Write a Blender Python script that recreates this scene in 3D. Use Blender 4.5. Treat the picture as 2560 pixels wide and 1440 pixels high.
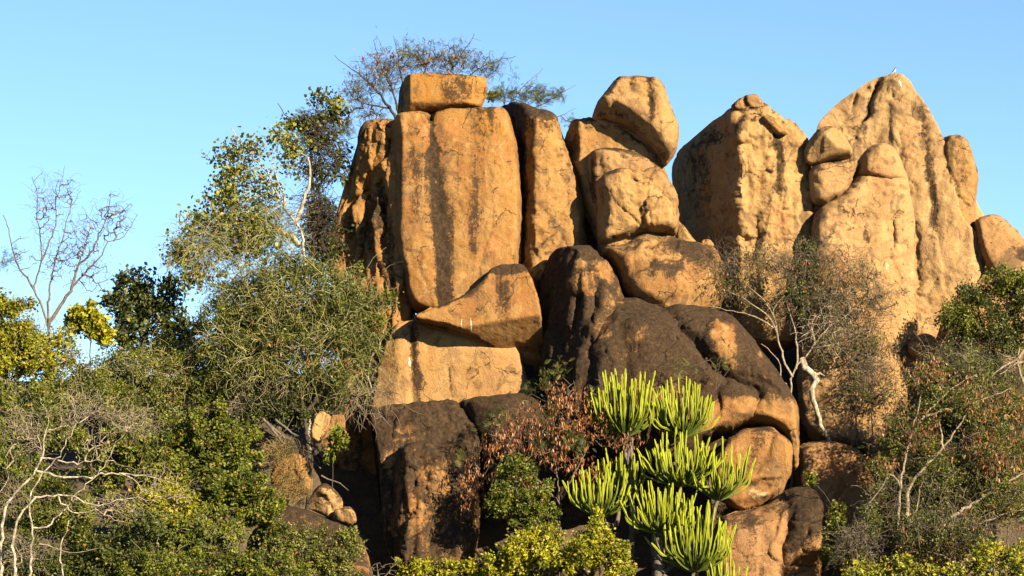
import bpy, math, random
import numpy as np
from mathutils import Vector
from mathutils.bvhtree import BVHTree
from mathutils.geometry import delaunay_2d_cdt

for o in list(bpy.data.objects):
    bpy.data.objects.remove(o)
scene = bpy.context.scene
COL = scene.collection
R = math.radians

# ------------------------------------------------------------------ camera, sky, sun, exposure
F = 7200.0                       # focal length in photograph pixels (2560 wide)
PITCH = R(7.0)
CAMZ = 1.7
MPP = 0.0125                     # metres per photograph pixel at the rocks (90 m away)
cam_d = bpy.data.cameras.new('camera')
cam_d.sensor_width = 36.0
cam_d.lens = 36.0 * F / 2560.0
cam_d.clip_start = 0.5
cam_d.clip_end = 6000.0
cam = bpy.data.objects.new('camera', cam_d)
cam.location = (0, 0, CAMZ)
cam.rotation_euler = (R(90) + PITCH, 0, 0)
COL.objects.link(cam)
scene.camera = cam

SUN_AZ, SUN_EL = R(139), R(23)
world = bpy.data.worlds.new('World')
scene.world = world
world.use_nodes = True
wn = world.node_tree.nodes
wl = world.node_tree.links
wn.clear()
sky = wn.new('ShaderNodeTexSky')
sky.sky_type = 'NISHITA'
sky.sun_disc = False
sky.sun_elevation = SUN_EL
sky.sun_rotation = SUN_AZ
sky.altitude = 900
sky.air_density = 0.6
sky.dust_density = 0.0
sky.ozone_density = 1.5
bg = wn.new('ShaderNodeBackground')
bg.inputs['Strength'].default_value = 0.05
wo = wn.new('ShaderNodeOutputWorld')
hs = wn.new('ShaderNodeHueSaturation')          # the clear dry-season air of the place: a deeper blue all round
hs.inputs['Hue'].default_value = 0.493
hs.inputs['Saturation'].default_value = 1.06
hs.inputs['Value'].default_value = 1.0
wl.new(sky.outputs[0], hs.inputs['Color'])
wl.new(hs.outputs[0], bg.inputs[0])
wl.new(bg.outputs[0], wo.inputs[0])

sun_d = bpy.data.lights.new('sun', 'SUN')
sun_d.energy = 5.0
sun_d.angle = R(0.5)
sun_d.color = (1.0, 0.81, 0.53)
sun = bpy.data.objects.new('sun', sun_d)
to_sun = Vector((math.sin(SUN_AZ) * math.cos(SUN_EL), math.cos(SUN_AZ) * math.cos(SUN_EL), math.sin(SUN_EL)))
sun.rotation_euler = to_sun.to_track_quat('Z', 'Y').to_euler()
COL.objects.link(sun)

scene.view_settings.view_transform = 'Standard'
scene.view_settings.look = 'None'
scene.view_settings.gamma = 1.0
scene.view_settings.use_curve_mapping = False
scene.view_settings.exposure = 2.3
scene.render.resolution_x, scene.render.resolution_y = 1024, 576

# ------------------------------------------------------------------ helpers
def at(px, py, Y):
    px = np.asarray(px, float); py = np.asarray(py, float); Y = np.asarray(Y, float)
    dx = (px - 1280) / F
    du = (720 - py) / F
    ry = math.cos(PITCH) - du * math.sin(PITCH)
    rz = math.sin(PITCH) + du * math.cos(PITCH)
    t = Y / ry
    return np.stack(np.broadcast_arrays(dx * t, Y + 0 * dx, CAMZ + rz * t), -1)

def _hash(ix, iy, iz, seed):
    n = (ix.astype(np.int64) * 374761393 + iy.astype(np.int64) * 668265263 + iz.astype(np.int64) * 2147483647 + seed * 1274126177) & 0xFFFFFFFF
    n = ((n ^ (n >> 13)) * 1274126177) & 0xFFFFFFFF
    n = (n ^ (n >> 16)) & 0xFFFFFFFF
    return n

_G = np.random.RandomState(5).normal(size=(256, 3)); _G /= np.linalg.norm(_G, axis=1)[:, None]

def noise3(p, seed=0):
    pi = np.floor(p).astype(np.int64); pf = p - pi
    u = pf * pf * pf * (pf * (pf * 6 - 15) + 10)
    out = 0.0
    for a in (0, 1):
        wa = u[:, 0] if a else 1 - u[:, 0]
        for b in (0, 1):
            wb = u[:, 1] if b else 1 - u[:, 1]
            for c in (0, 1):
                wc = u[:, 2] if c else 1 - u[:, 2]
                g = _G[_hash(pi[:, 0] + a, pi[:, 1] + b, pi[:, 2] + c, seed) & 255]
                d = (pf - np.array([a, b, c])) * g
                out = out + wa * wb * wc * d.sum(1)
    return out * 1.5

def fbm(p, octv=4, seed=0, gain=0.5):
    o = 0; a = 1.0
    for i in range(octv):
        o = o + a * noise3(p * (2.03 ** i) + i * 17.3, seed + i)
        a *= gain
    return o

def cells(p, seed=0):
    """F1, F2 distances and the random value of the nearest cell"""
    pi = np.floor(p).astype(np.int64)
    f1 = np.full(len(p), 9.0); f2 = np.full(len(p), 9.0); val = np.zeros(len(p))
    for a in (-1, 0, 1):
        for b in (-1, 0, 1):
            for c in (-1, 0, 1):
                q = pi + np.array([a, b, c])
                h = _hash(q[:, 0], q[:, 1], q[:, 2], seed)
                pt = q + np.stack([(h & 1023) / 1023.0, ((h >> 10) & 1023) / 1023.0, ((h >> 20) & 1023) / 1023.0], 1)
                d = np.sqrt(((p - pt) ** 2).sum(1))
                m = d < f1
                f2 = np.where(m, f1, np.minimum(f2, d))
                val = np.where(m, ((h >> 5) & 4095) / 4095.0, val)
                f1 = np.where(m, d, f1)
    return f1, f2, val

def sstep(a, b, x):
    t = np.clip((x - a) / (b - a), 0, 1)
    return t * t * (3 - 2 * t)

def seg_dist(P, pts, closed=False):
    pts = np.asarray(pts, float)
    A = pts; B = np.roll(pts, -1, 0)
    if not closed:
        A, B = pts[:-1], pts[1:]
    best = np.full(len(P), 1e9)
    for a, b in zip(A, B):
        ab = b - a
        t = np.clip(((P - a) @ ab) / max(ab @ ab, 1e-9), 0, 1)
        d = P - (a + t[:, None] * ab)
        best = np.minimum(best, d[:, 0] ** 2 + d[:, 1] ** 2)
    return np.sqrt(best)

def inside(P, poly):
    poly = np.asarray(poly, float)
    x, y = P[:, 0], P[:, 1]
    r = np.zeros(len(P), bool)
    j = len(poly) - 1
    for i in range(len(poly)):
        xi, yi = poly[i]; xj, yj = poly[j]
        if yi != yj:
            r ^= ((yi > y) != (yj > y)) & (x < (xj - xi) * (y - yi) / (yj - yi) + xi)
        j = i
    return r

def make_mesh(name, verts, faces, mat, smooth=True, attrs=None, cols=None):
    """faces: list of int arrays (n,3) and/or (n,4)"""
    me = bpy.data.meshes.new(name)
    verts = np.asarray(verts, np.float32)
    me.vertices.add(len(verts))
    me.vertices.foreach_set('co', verts.ravel())
    if not isinstance(faces, list):
        faces = [faces]
    faces = [np.asarray(f, np.int32) for f in faces if len(f)]
    loops = np.concatenate([f.ravel() for f in faces])
    counts = np.concatenate([np.full(len(f), f.shape[1], np.int32) for f in faces])
    starts = np.concatenate([[0], np.cumsum(counts)[:-1]]).astype(np.int32)
    me.loops.add(len(loops)); me.loops.foreach_set('vertex_index', loops)
    me.polygons.add(len(counts))
    me.polygons.foreach_set('loop_start', starts)
    me.polygons.foreach_set('loop_total', counts)
    me.polygons.foreach_set('use_smooth', np.full(len(counts), smooth, bool))
    me.update(calc_edges=True)
    if attrs:
        for k, v in attrs.items():
            a = me.attributes.new(k, 'FLOAT', 'POINT')
            a.data.foreach_set('value', np.asarray(v, np.float32))
    if cols:
        for k, v in cols.items():
            a = me.attributes.new(k, 'FLOAT_COLOR', 'POINT')
            a.data.foreach_set('color', np.asarray(v, np.float32).ravel())
    if mat:
        me.materials.append(mat)
    return me

def link(name, me, parent=None, loc=None):
    o = bpy.data.objects.new(name, me)
    COL.objects.link(o)
    if parent:
        o.parent = parent
    if loc is not None:
        o.location = loc
    return o

def tag(o, label=None, cat=None, group=None, kind=None):
    if label: o['label'] = label
    if cat: o['category'] = cat
    if group: o['group'] = group
    if kind: o['kind'] = kind
    return o

# ------------------------------------------------------------------ materials
def newmat(name):
    m = bpy.data.materials.new(name)
    m.use_nodes = True
    nt = m.node_tree
    b = nt.nodes['Principled BSDF']
    return m, nt, b

def N(nt, typ, **kw):
    n = nt.nodes.new(typ)
    for k, v in kw.items():
        if k.startswith('i_'):
            key = k[2:]
            key = int(key) if key.isdigit() else key
            n.inputs[key].default_value = v
        else:
            setattr(n, k, v)
    return n

def mixc(nt, fac, a, b, mode='MIX'):
    n = nt.nodes.new('ShaderNodeMix')
    n.data_type = 'RGBA'; n.blend_type = mode
    for idx, v in ((0, fac), (6, a), (7, b)):
        if isinstance(v, (int, float)):
            n.inputs[idx].default_value = v
        elif isinstance(v, tuple):
            n.inputs[idx].default_value = (*v, 1.0)
        else:
            nt.links.new(v, n.inputs[idx])
    return n.outputs[2]

def mth(nt, op, a, b=0.0, c=None, clamp=False):
    n = nt.nodes.new('ShaderNodeMath'); n.operation = op; n.use_clamp = clamp
    for i, v in enumerate((a, b) if c is None else (a, b, c)):
        if isinstance(v, (int, float)):
            n.inputs[i].default_value = v
        else:
            nt.links.new(v, n.inputs[i])
    return n.outputs[0]

def smap(nt, v, lo, hi):
    n = nt.nodes.new('ShaderNodeMapRange'); n.interpolation_type = 'SMOOTHSTEP'
    nt.links.new(v, n.inputs[0]); n.inputs[1].default_value = lo; n.inputs[2].default_value = hi
    return n.outputs[0]

def tex(nt, vec, scale, detail=4.0, rough=0.55, stretch=None, dist=0.0):
    n = nt.nodes.new('ShaderNodeTexNoise')
    n.inputs['Scale'].default_value = scale
    n.inputs['Detail'].default_value = detail
    n.inputs['Roughness'].default_value = rough
    n.inputs['Distortion'].default_value = dist
    if stretch:
        mp = nt.nodes.new('ShaderNodeMapping'); mp.inputs['Scale'].default_value = stretch
        nt.links.new(vec, mp.inputs[0]); vec = mp.outputs[0]
    nt.links.new(vec, n.inputs['Vector'])
    return n.outputs['Fac']

def rock_material():
    m, nt, b = newmat('granite')
    geo = N(nt, 'ShaderNodeNewGeometry')
    pos = geo.outputs['Position']
    att = N(nt, 'ShaderNodeAttribute', attribute_name='mask')
    sep = N(nt, 'ShaderNodeSeparateColor')
    nt.links.new(att.outputs['Color'], sep.inputs[0])
    st, org, pale = sep.outputs[0], sep.outputs[1], sep.outputs[2]
    tone = att.outputs['Alpha']
    big = tex(nt, pos, 0.55, 4, 0.6)
    mid = tex(nt, pos, 2.2, 6, 0.66, dist=0.6)
    fine = tex(nt, pos, 9.0, 4, 0.78)
    grain = tex(nt, pos, 24.0, 2, 0.75)
    streak = tex(nt, pos, 2.3, 5, 0.62, stretch=(1, 1, 0.07), dist=0.25)
    patch = tex(nt, pos, 1.15, 7, 0.72, dist=0.9)
    vor = N(nt, 'ShaderNodeTexVoronoi', feature='DISTANCE_TO_EDGE')
    vor.inputs['Scale'].default_value = 0.55
    wv = N(nt, 'ShaderNodeVectorMath', operation='ADD')
    nz = N(nt, 'ShaderNodeTexNoise'); nz.inputs['Scale'].default_value = 1.3; nz.inputs['Detail'].default_value = 6
    nt.links.new(pos, nz.inputs['Vector'])
    sc = N(nt, 'ShaderNodeVectorMath', operation='SCALE'); sc.inputs['Scale'].default_value = 1.1
    nt.links.new(nz.outputs['Color'], sc.inputs[0])
    nt.links.new(pos, wv.inputs[0]); nt.links.new(sc.outputs[0], wv.inputs[1])
    nt.links.new(wv.outputs[0], vor.inputs['Vector'])
    crack = mth(nt, 'MULTIPLY', smap(nt, vor.outputs['Distance'], 0.012, 0.0), smap(nt, patch, 0.50, 0.58))
    c = mixc(nt, smap(nt, big, 0.44, 0.56), (0.1578, 0.0869, 0.0290), (0.1280, 0.0585, 0.0162))
    c = mixc(nt, smap(nt, mid, 0.47, 0.66), c, (0.1919, 0.1171, 0.0443))
    c = mixc(nt, mth(nt, 'MULTIPLY', smap(nt, streak, 0.50, 0.62), 0.55), c, (0.1152, 0.0443, 0.0136))
    c = mixc(nt, org, c, mixc(nt, smap(nt, fine, 0.42, 0.60), (0.1919, 0.0736, 0.0051), (0.1408, 0.0843, 0.0188)))
    # pale weathered stone
    c = mixc(nt, mth(nt, 'MULTIPLY', tone, 0.85), c, mixc(nt, smap(nt, mid, 0.40, 0.62), (0.2983, 0.1991, 0.0828), (0.2309, 0.1544, 0.0742)))
    lich = tex(nt, pos, 0.75, 7, 0.68, dist=0.5)
    c = mixc(nt, mth(nt, 'MULTIPLY', smap(nt, lich, 0.555, 0.60), 0.55), c, (0.0966, 0.0570, 0.0276))
    c = mixc(nt, mth(nt, 'MULTIPLY', smap(nt, lich, 0.43, 0.37), 0.6), c, (0.1886, 0.0846, 0.0313))
    ro = N(nt, 'ShaderNodeAttribute', attribute_name='rosy')
    c = mixc(nt, ro.outputs['Fac'], c, mixc(nt, smap(nt, big, 0.42, 0.58), (0.1702, 0.0994, 0.0570), (0.1380, 0.0754, 0.0386)))
    # crystals, pits, lichen freckles
    c = mixc(nt, mth(nt, 'MULTIPLY', smap(nt, grain, 0.52, 0.38), 0.30), c, (0.0418, 0.0213, 0.0084))
    c = mixc(nt, mth(nt, 'MULTIPLY', smap(nt, fine, 0.58, 0.70), 0.24), c, (0.2432, 0.1641, 0.0725))
    c = mixc(nt, mth(nt, 'MULTIPLY', smap(nt, patch, 0.545, 0.62), 0.62), c, (0.0471, 0.0304, 0.0167))
    c = mixc(nt, mth(nt, 'MULTIPLY', smap(nt, patch, 0.44, 0.36), 0.35), c, (0.2303, 0.1552, 0.0725))
    # dark varnish, water staining and painted side shade
    v = mth(nt, 'ADD', st, mth(nt, 'MULTIPLY', mth(nt, 'SUBTRACT', mid, 0.5), 1.0))
    v = mth(nt, 'ADD', v, mth(nt, 'MULTIPLY', mth(nt, 'SUBTRACT', fine, 0.5), 1.1))
    v = mth(nt, 'ADD', v, mth(nt, 'MULTIPLY', mth(nt, 'SUBTRACT', streak, 0.5), 0.9))
    v = mth(nt, 'ADD', v, mth(nt, 'MULTIPLY', mth(nt, 'SUBTRACT', grain, 0.5), 0.7))
    vf = mth(nt, 'MULTIPLY', smap(nt, v, 0.26, 0.56), 0.95)
    c = mixc(nt, vf, c, mixc(nt, smap(nt, fine, 0.40, 0.66), (0.0058, 0.0036, 0.0021), (0.0300, 0.0178, 0.0088)))
    c = mixc(nt, smap(nt, mth(nt, 'ADD', pale, mth(nt, 'MULTIPLY', mth(nt, 'SUBTRACT', mid, 0.5), 1.2)), 0.38, 0.66), c, (0.2815, 0.2174, 0.1280))
    c = mixc(nt, mth(nt, 'MULTIPLY', crack, 0.22), c, (0.0152, 0.0091, 0.0053))
    nt.links.new(c, b.inputs['Base Color'])
    b.inputs['Roughness'].default_value = 0.9
    b.inputs['Specular IOR Level'].default_value = 0.2
    h = mth(nt, 'ADD', mth(nt, 'MULTIPLY', mid, 0.26), mth(nt, 'MULTIPLY', fine, 0.24))
    h = mth(nt, 'ADD', h, mth(nt, 'MULTIPLY', grain, 0.13))
    h = mth(nt, 'ADD', h, mth(nt, 'MULTIPLY', patch, 0.22))
    h = mth(nt, 'SUBTRACT', h, mth(nt, 'MULTIPLY', crack, 0.6))
    bp = N(nt, 'ShaderNodeBump'); bp.inputs['Strength'].default_value = 1.0; bp.inputs['Distance'].default_value = 0.14
    nt.links.new(h, bp.inputs['Height'])
    nt.links.new(bp.outputs[0], b.inputs['Normal'])
    return m

def leaf_material(name, ca, cb, cc=None, trans=0.35, rough=0.5):
    """leaf colour runs ca..cb over the per-leaf tint, the last tenth is cc (dry leaf)"""
    m, nt, b = newmat(name)
    a = N(nt, 'ShaderNodeAttribute', attribute_name='tint')
    c = mixc(nt, smap(nt, a.outputs['Fac'], 0.05, 0.9), ca, cb)
    if cc:
        c = mixc(nt, smap(nt, a.outputs['Fac'], 0.90, 0.93), c, cc)
    nt.links.new(c, b.inputs['Base Color'])
    b.inputs['Roughness'].default_value = rough
    b.inputs['Specular IOR Level'].default_value = 0.3
    tr = N(nt, 'ShaderNodeBsdfTranslucent')
    nt.links.new(mixc(nt, 0.4, c, (0.19, 0.20, 0.016)), tr.inputs['Color'])
    mx = N(nt, 'ShaderNodeMixShader'); mx.inputs[0].default_value = trans
    nt.links.new(b.outputs[0], mx.inputs[1]); nt.links.new(tr.outputs[0], mx.inputs[2])
    nt.links.new(mx.outputs[0], nt.nodes['Material Output'].inputs[0])
    return m

def bark_material(name, ca, cb, scale=14.0, rough=0.85):
    m, nt, b = newmat(name)
    geo = N(nt, 'ShaderNodeNewGeometry')
    n1 = tex(nt, geo.outputs['Position'], scale, 5, 0.65, stretch=(1, 1, 0.45))
    n2 = tex(nt, geo.outputs['Position'], 2.2, 4, 0.6)
    c = mixc(nt, smap(nt, n1, 0.40, 0.62), ca, cb)
    c = mixc(nt, mth(nt, 'MULTIPLY', smap(nt, n2, 0.52, 0.66), 0.5), c, tuple(x * 0.45 for x in ca))
    nt.links.new(c, b.inputs['Base Color'])
    b.inputs['Roughness'].default_value = rough
    b.inputs['Specular IOR Level'].default_value = 0.2
    bp = N(nt, 'ShaderNodeBump'); bp.inputs['Strength'].default_value = 0.6; bp.inputs['Distance'].default_value = 0.02
    nt.links.new(n1, bp.inputs['Height']); nt.links.new(bp.outputs[0], b.inputs['Normal'])
    return m

def ground_material():
    m, nt, b = newmat('soil')
    geo = N(nt, 'ShaderNodeNewGeometry'); pos = geo.outputs['Position']
    a = tex(nt, pos, 0.8, 6, 0.6); f = tex(nt, pos, 12, 5, 0.7)
    c = mixc(nt, smap(nt, a, 0.4, 0.62), (0.0480, 0.0320, 0.0176), (0.0800, 0.0536, 0.0264))
    c = mixc(nt, smap(nt, f, 0.48, 0.66), c, (0.0200, 0.0144, 0.0088))
    nt.links.new(c, b.inputs['Base Color'])
    b.inputs['Roughness'].default_value = 0.95
    bp = N(nt, 'ShaderNodeBump'); bp.inputs['Strength'].default_value = 1.0; bp.inputs['Distance'].default_value = 0.12
    nt.links.new(f, bp.inputs['Height']); nt.links.new(bp.outputs[0], b.inputs['Normal'])
    return m

M = {}
M['rock'] = rock_material()
M['soil'] = ground_material()
M['bark_pale'] = bark_material('pale_bark', (0.1704, 0.1441, 0.1081), (0.1114, 0.0917, 0.0688))
M['bark_white'] = bark_material('white_bark', (0.25, 0.228, 0.185), (0.09, 0.077, 0.058), 11.0)
M['bark_grey'] = bark_material('grey_bark', (0.085, 0.072, 0.056), (0.045, 0.037, 0.029))
M['bark_dark'] = bark_material('dark_bark', (0.0393, 0.0311, 0.0246), (0.0213, 0.0164, 0.0131))
M['bark_twig'] = bark_material('thin_twig_bark', (0.060, 0.047, 0.036), (0.034, 0.026, 0.020))
M['leaf_yellow'] = leaf_material('yellow_green_leaf', (0.070, 0.085, 0.004), (0.255, 0.245, 0.010), (0.32, 0.21, 0.02))
M['leaf_green'] = leaf_material('green_leaf', (0.017, 0.029, 0.003), (0.110, 0.128, 0.009), (0.17, 0.09, 0.025), trans=0.28)
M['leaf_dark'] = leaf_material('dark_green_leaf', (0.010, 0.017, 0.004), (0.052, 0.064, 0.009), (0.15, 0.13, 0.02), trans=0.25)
M['leaf_grey'] = leaf_material('grey_green_leaf', (0.030, 0.038, 0.009), (0.130, 0.136, 0.028), (0.20, 0.13, 0.04), trans=0.25)
M['leaf_feather'] = leaf_material('feather_leaf', (0.020, 0.028, 0.006), (0.075, 0.085, 0.014), (0.13, 0.08, 0.02), trans=0.25)
M['vine'] = leaf_material('creeper_stem', (0.075, 0.080, 0.022), (0.24, 0.235, 0.085), (0.20, 0.15, 0.09), trans=0.1)
M['pod'] = leaf_material('dry_pod', (0.040, 0.014, 0.006), (0.19, 0.075, 0.024), (0.23, 0.12, 0.05), trans=0.12)
M['grass'] = leaf_material('dry_grass', (0.1580, 0.1105, 0.0421), (0.2211, 0.1633, 0.0685), (0.1053, 0.1053, 0.0211), trans=0.2)

# ------------------------------------------------------------------ terrain
def terrain_z(x, y):
    x = np.asarray(x, float); y = np.asarray(y, float)
    left = 1.5 + 9.6 * np.clip((y - 83) / 21.0, 0, 1) ** 1.1
    right = 1.8 + 10.5 * sstep(92.5, 101.5, y)
    k = sstep(-7.5, -4.0, x)
    z = left * (1 - k) + right * k
    z = z * sstep(62, 78, y)
    z = z * (1 - sstep(112, 175, y))
    z = z * (1 - sstep(40, 110, np.abs(x)))
    return z

def build_terrain():
    def axis(a, b, fine0, fine1, nf, nc):
        l = a + (fine0 - a) * (1 - (1 - np.linspace(0, 1, nc, endpoint=False)) ** 3)
        h = fine1 + (b - fine1) * np.linspace(0, 1, nc + 1)[1:] ** 3
        return np.concatenate([l, np.linspace(fine0, fine1, nf), h])
    xs = axis(-2500, 2500, -26, 26, 110, 20)
    ys = axis(-300, 4500, 72, 116, 110, 20)
    X, Yg = np.meshgrid(xs, ys)
    x, y = X.ravel(), Yg.ravel()
    z = terrain_z(x, y)
    p = np.stack([x, y, 0 * x], 1)
    near = np.exp(-((np.abs(y - 90) / 60) ** 2))
    z = z + near * (0.35 * fbm(p * 0.35, 3, 3) + 0.10 * fbm(p * 1.6, 3, 9))
    nx, ny = len(xs), len(ys)
    i = np.arange(nx * ny).reshape(ny, nx)
    f = np.stack([i[:-1, :-1], i[:-1, 1:], i[1:, 1:], i[1:, :-1]], -1).reshape(-1, 4)
    o = link('ground', make_mesh('ground', np.stack([x, y, z], 1), f, M['soil']))
    tag(o, kind='structure')
build_terrain()

# ------------------------------------------------------------------ rocks
def chaikin(p, n):
    p = np.asarray(p, float)
    for _ in range(n):
        q = np.roll(p, -1, 0)
        p = np.stack([0.78 * p + 0.22 * q, 0.22 * p + 0.78 * q], 1).reshape(-1, 2)
    return p

def resample(p, n):
    p = np.vstack([p, p[:1]])
    d = np.concatenate([[0], np.cumsum(np.hypot(*np.diff(p, axis=0).T))])
    t = np.linspace(0, d[-1], n, endpoint=False)
    return np.stack([np.interp(t, d, p[:, 0]), np.interp(t, d, p[:, 1])], 1)

def smin(a, b, k):
    h = np.clip(0.5 + 0.5 * (b - a) / k, 0, 1)
    return b * (1 - h) + a * h - k * h * (1 - h)

ROCKS = {}
def rock(name, label, outline, Y, df, db=None, w=60, k=0.5, c=None, tz=0.0, tx=0.0, cuts=(), feats=(), stain_shade=(),
         top=0.28, base_st=0.07, org=0.0, pale=(), orgs=(), tone=0.0, amp=0.10, fine=0.03, flake=0.0, flute=0.0, rnd=2, step=5.0,
         seed=0, cat='boulder', group=None, key=None, parent=None, facets=9, plate=0.06, crack=0.08):
    raw = np.asarray(outline, float)
    ol = chaikin(raw, rnd)
    per = np.hypot(*(np.roll(ol, -1, 0) - ol).T).sum()
    nth = int(np.clip(per / (step * 0.9), 48, 420))
    ol = resample(ol, nth)
    oz = np.stack([ol[:, 0], ol[:, 1], np.full(nth, seed * 7.0)], 1)
    jag = 2.6 * fbm(oz / 38.0, 2, seed + 3) + 1.3 * fbm(oz / 11.0, 2, seed + 4)
    tg0 = np.roll(ol, -1, 0) - np.roll(ol, 1, 0)
    ol = ol + np.stack([-tg0[:, 1], tg0[:, 0]], 1) / np.maximum(np.hypot(*tg0.T), 1e-6)[:, None] * jag[:, None]
    if c is None:
        c = ((ol[:, 0].min() + ol[:, 0].max()) / 2, (ol[:, 1].min() + ol[:, 1].max()) / 2)
    c = np.array(c, float)
    # front: rim rings offset inwards along the outline normal, then a jittered hexagonal fill, triangulated
    tan = np.roll(ol, -1, 0) - np.roll(ol, 1, 0)
    nrm = np.stack([-tan[:, 1], tan[:, 0]], 1) / np.maximum(np.hypot(*tan.T), 1e-6)[:, None]
    area = 0.5 * np.sum(ol[:, 0] * np.roll(ol[:, 1], -1) - np.roll(ol[:, 0], -1) * ol[:, 1])
    nrm = nrm * (1 if area > 0 else -1)
    rings = [ol]
    rr = np.random.RandomState(seed)
    for off in (0.7, 2.2):
        p = ol + nrm * off * step / 4.0
        ok = inside(p, ol) & (seg_dist(p, ol, True) > off * step / 4.0 * 0.8)
        rings.append(p[ok])
    x0, y0 = ol.min(0); x1, y1 = ol.max(0)
    gx, gy = np.meshgrid(np.arange(x0, x1, step), np.arange(y0, y1, step * 0.87))
    gx = gx + (np.arange(gx.shape[0]) % 2)[:, None] * step * 0.5
    g = np.stack([gx.ravel(), gy.ravel()], 1) + rr.uniform(-0.22, 0.22, (gx.size, 2)) * step
    g = g[inside(g, ol)]
    g = g[seg_dist(g, ol, True) > 3.4 * step / 4.0 + 0.35 * step]
    FP = np.vstack(rings + [g])
    res = delaunay_2d_cdt([Vector((float(p[0]), float(p[1]))) for p in FP], [], [list(range(nth))], 1, 1e-5, True)
    FP = np.array([(v.x, v.y) for v in res[0]])
    tri = np.array([fc for fc in res[2] if len(fc) == 3], int)
    orig = res[3]
    rim_of = np.full(nth, -1)
    for i, ids in enumerate(orig):
        for j in ids:
            if j < nth:
                rim_of[j] = i
    nfv = len(FP)
    dist = seg_dist(FP, ol, True)
    dist[rim_of] = 0
    rad = np.median(np.hypot(*(ol - c).T))
    nb = int(np.clip(rad / step / 3, 8, 24))
    sb = np.sin(np.linspace(math.pi / 2, 0, nb + 1)[1:-1])
    BP = (c + sb[:, None, None] * (ol - c)[None]).reshape(-1, 2)
    P = np.vstack([FP, BP, c[None]])
    dmax = dist.max()
    SS = np.concatenate([1 - np.clip(dist / dmax, 0, 1), np.repeat(sb, nth), [0]])
    back = np.concatenate([np.zeros(nfv, bool), np.ones(len(BP) + 1, bool)])
    dist = np.concatenate([dist, np.zeros(len(BP) + 1)])
    rim = np.zeros(len(P), bool); rim[rim_of] = True
    w = w * 0.45; k = k * 0.8
    t = np.clip(dist / w, 0, 1)
    edge = np.sqrt(1 - (1 - t) ** 2)
    dome = np.sqrt(np.clip(1 - SS ** 2, 0, 1))
    f = df * ((1 - k) * edge + k * dome)
    em = np.clip(dist / 10.0, 0, 1)
    for (x0, y0, d0, gx, gz) in cuts:
        pl = d0 + gx * (P[:, 0] - x0) * MPP + gz * (y0 - P[:, 1]) * MPP
        f = smin(f, pl, 0.05)
    if facets:
        fidx = np.where(~back & (dist > 0.22 * dmax))[0]
        for i in rr.choice(fidx, facets):
            near = np.where(~back & (np.hypot(P[:, 0] - P[i, 0], P[:, 1] - P[i, 1]) < 0.30 * dmax))[0]
            Am = np.stack([P[near, 0] - P[i, 0], P[near, 1] - P[i, 1], np.ones(len(near))], 1)
            co = np.linalg.lstsq(Am, f[near], rcond=None)[0]
            pl = f[i] - df * rr.uniform(0.0, 0.09) + co[0] * (P[:, 0] - P[i, 0]) + co[1] * (P[:, 1] - P[i, 1])
            f = smin(f, np.maximum(pl, -df), 0.02 + 0.012 * df)
    wob = np.stack([fbm(np.stack([P[:, 0], P[:, 1], 0 * P[:, 0] + seed], 1) / 45.0, 3, 11),
                    fbm(np.stack([P[:, 0], P[:, 1], 0 * P[:, 0] + seed], 1) / 45.0, 3, 23)], 1) * 7.0
    PW = P + wob
    for ft in feats:
        if ft[0] == 'g':
            d = seg_dist(PW, ft[1]) / ft[2]
            f = f - em * ft[3] * np.exp(-d ** 1.6)
        elif ft[0] == 'b':
            _, cx, cy, rx, ry, h = ft
            q = ((PW[:, 0] - cx) / rx) ** 2 + ((PW[:, 1] - cy) / ry) ** 2
            f = f + em * h * np.where(q < 1, np.sqrt(np.clip(1 - q, 0, 1)), 0) ** 0.9
        elif ft[0] == 's':                                   # soft swelling or hollow
            _, cx, cy, rx, ry, h = ft
            q = ((P[:, 0] - cx) / rx) ** 2 + ((P[:, 1] - cy) / ry) ** 2
            f = f + em * h * np.exp(-q)
        elif ft[0] == 'p':                                   # plate: sheet of stone standing proud
            _, poly, h, ew = ft
            d = seg_dist(PW, poly, True) * np.where(inside(PW, poly), 1, -1)
            f = f + em * h * sstep(-ew, ew, d)
    if db is None:
        db = df * 0.9
    fr_ = np.concatenate([f[:nfv], (f[rim_of][None, :] * (sb ** 2)[:, None]).ravel(), [0]])
    f = np.where(back, fr_ - db * dome, f)
    Yr = Y + tz * (c[1] - P[:, 1]) * MPP + tx * (P[:, 0] - c[0]) * MPP
    V = at(P[:, 0], P[:, 1], Yr)
    V[:, 1] -= f
    # faces
    idx = np.vstack([rim_of[None], nfv + np.arange(len(BP)).reshape(-1, nth)])
    nx = np.roll(idx, -1, 1)
    q = np.stack([idx[:-1], idx[1:], nx[1:], nx[:-1]], -1).reshape(-1, 4)
    last = len(P) - 1
    t1 = np.stack([np.full(nth, last), nx[-1], idx[-1]], -1)
    t0 = tri
    e1 = V[t0[:, 1]] - V[t0[:, 0]]; e2 = V[t0[:, 2]] - V[t0[:, 0]]
    if np.cross(e1, e2)[:, 1].sum() > 0:
        t0 = t0[:, ::-1]
    # the back shell has to wind the other way round
    if area < 0:
        q = q[:, ::-1]; t1 = t1[:, ::-1]
    def normals():
        Nn = np.zeros_like(V)
        for fa in (q, t0, t1):
            e1 = V[fa[:, 1]] - V[fa[:, 0]]; e2 = V[fa[:, 2]] - V[fa[:, 0]]
            nn = np.cross(e1, e2)
            if fa.shape[1] == 4:
                nn = nn + np.cross(V[fa[:, 2]] - V[fa[:, 0]], V[fa[:, 3]] - V[fa[:, 0]])
            for j in range(fa.shape[1]):
                np.add.at(Nn, fa[:, j], nn)
        Nn /= np.maximum(np.linalg.norm(Nn, axis=1), 1e-9)[:, None]
        return Nn
    Nn = normals()
    sd = seed * 13 + 1
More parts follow.
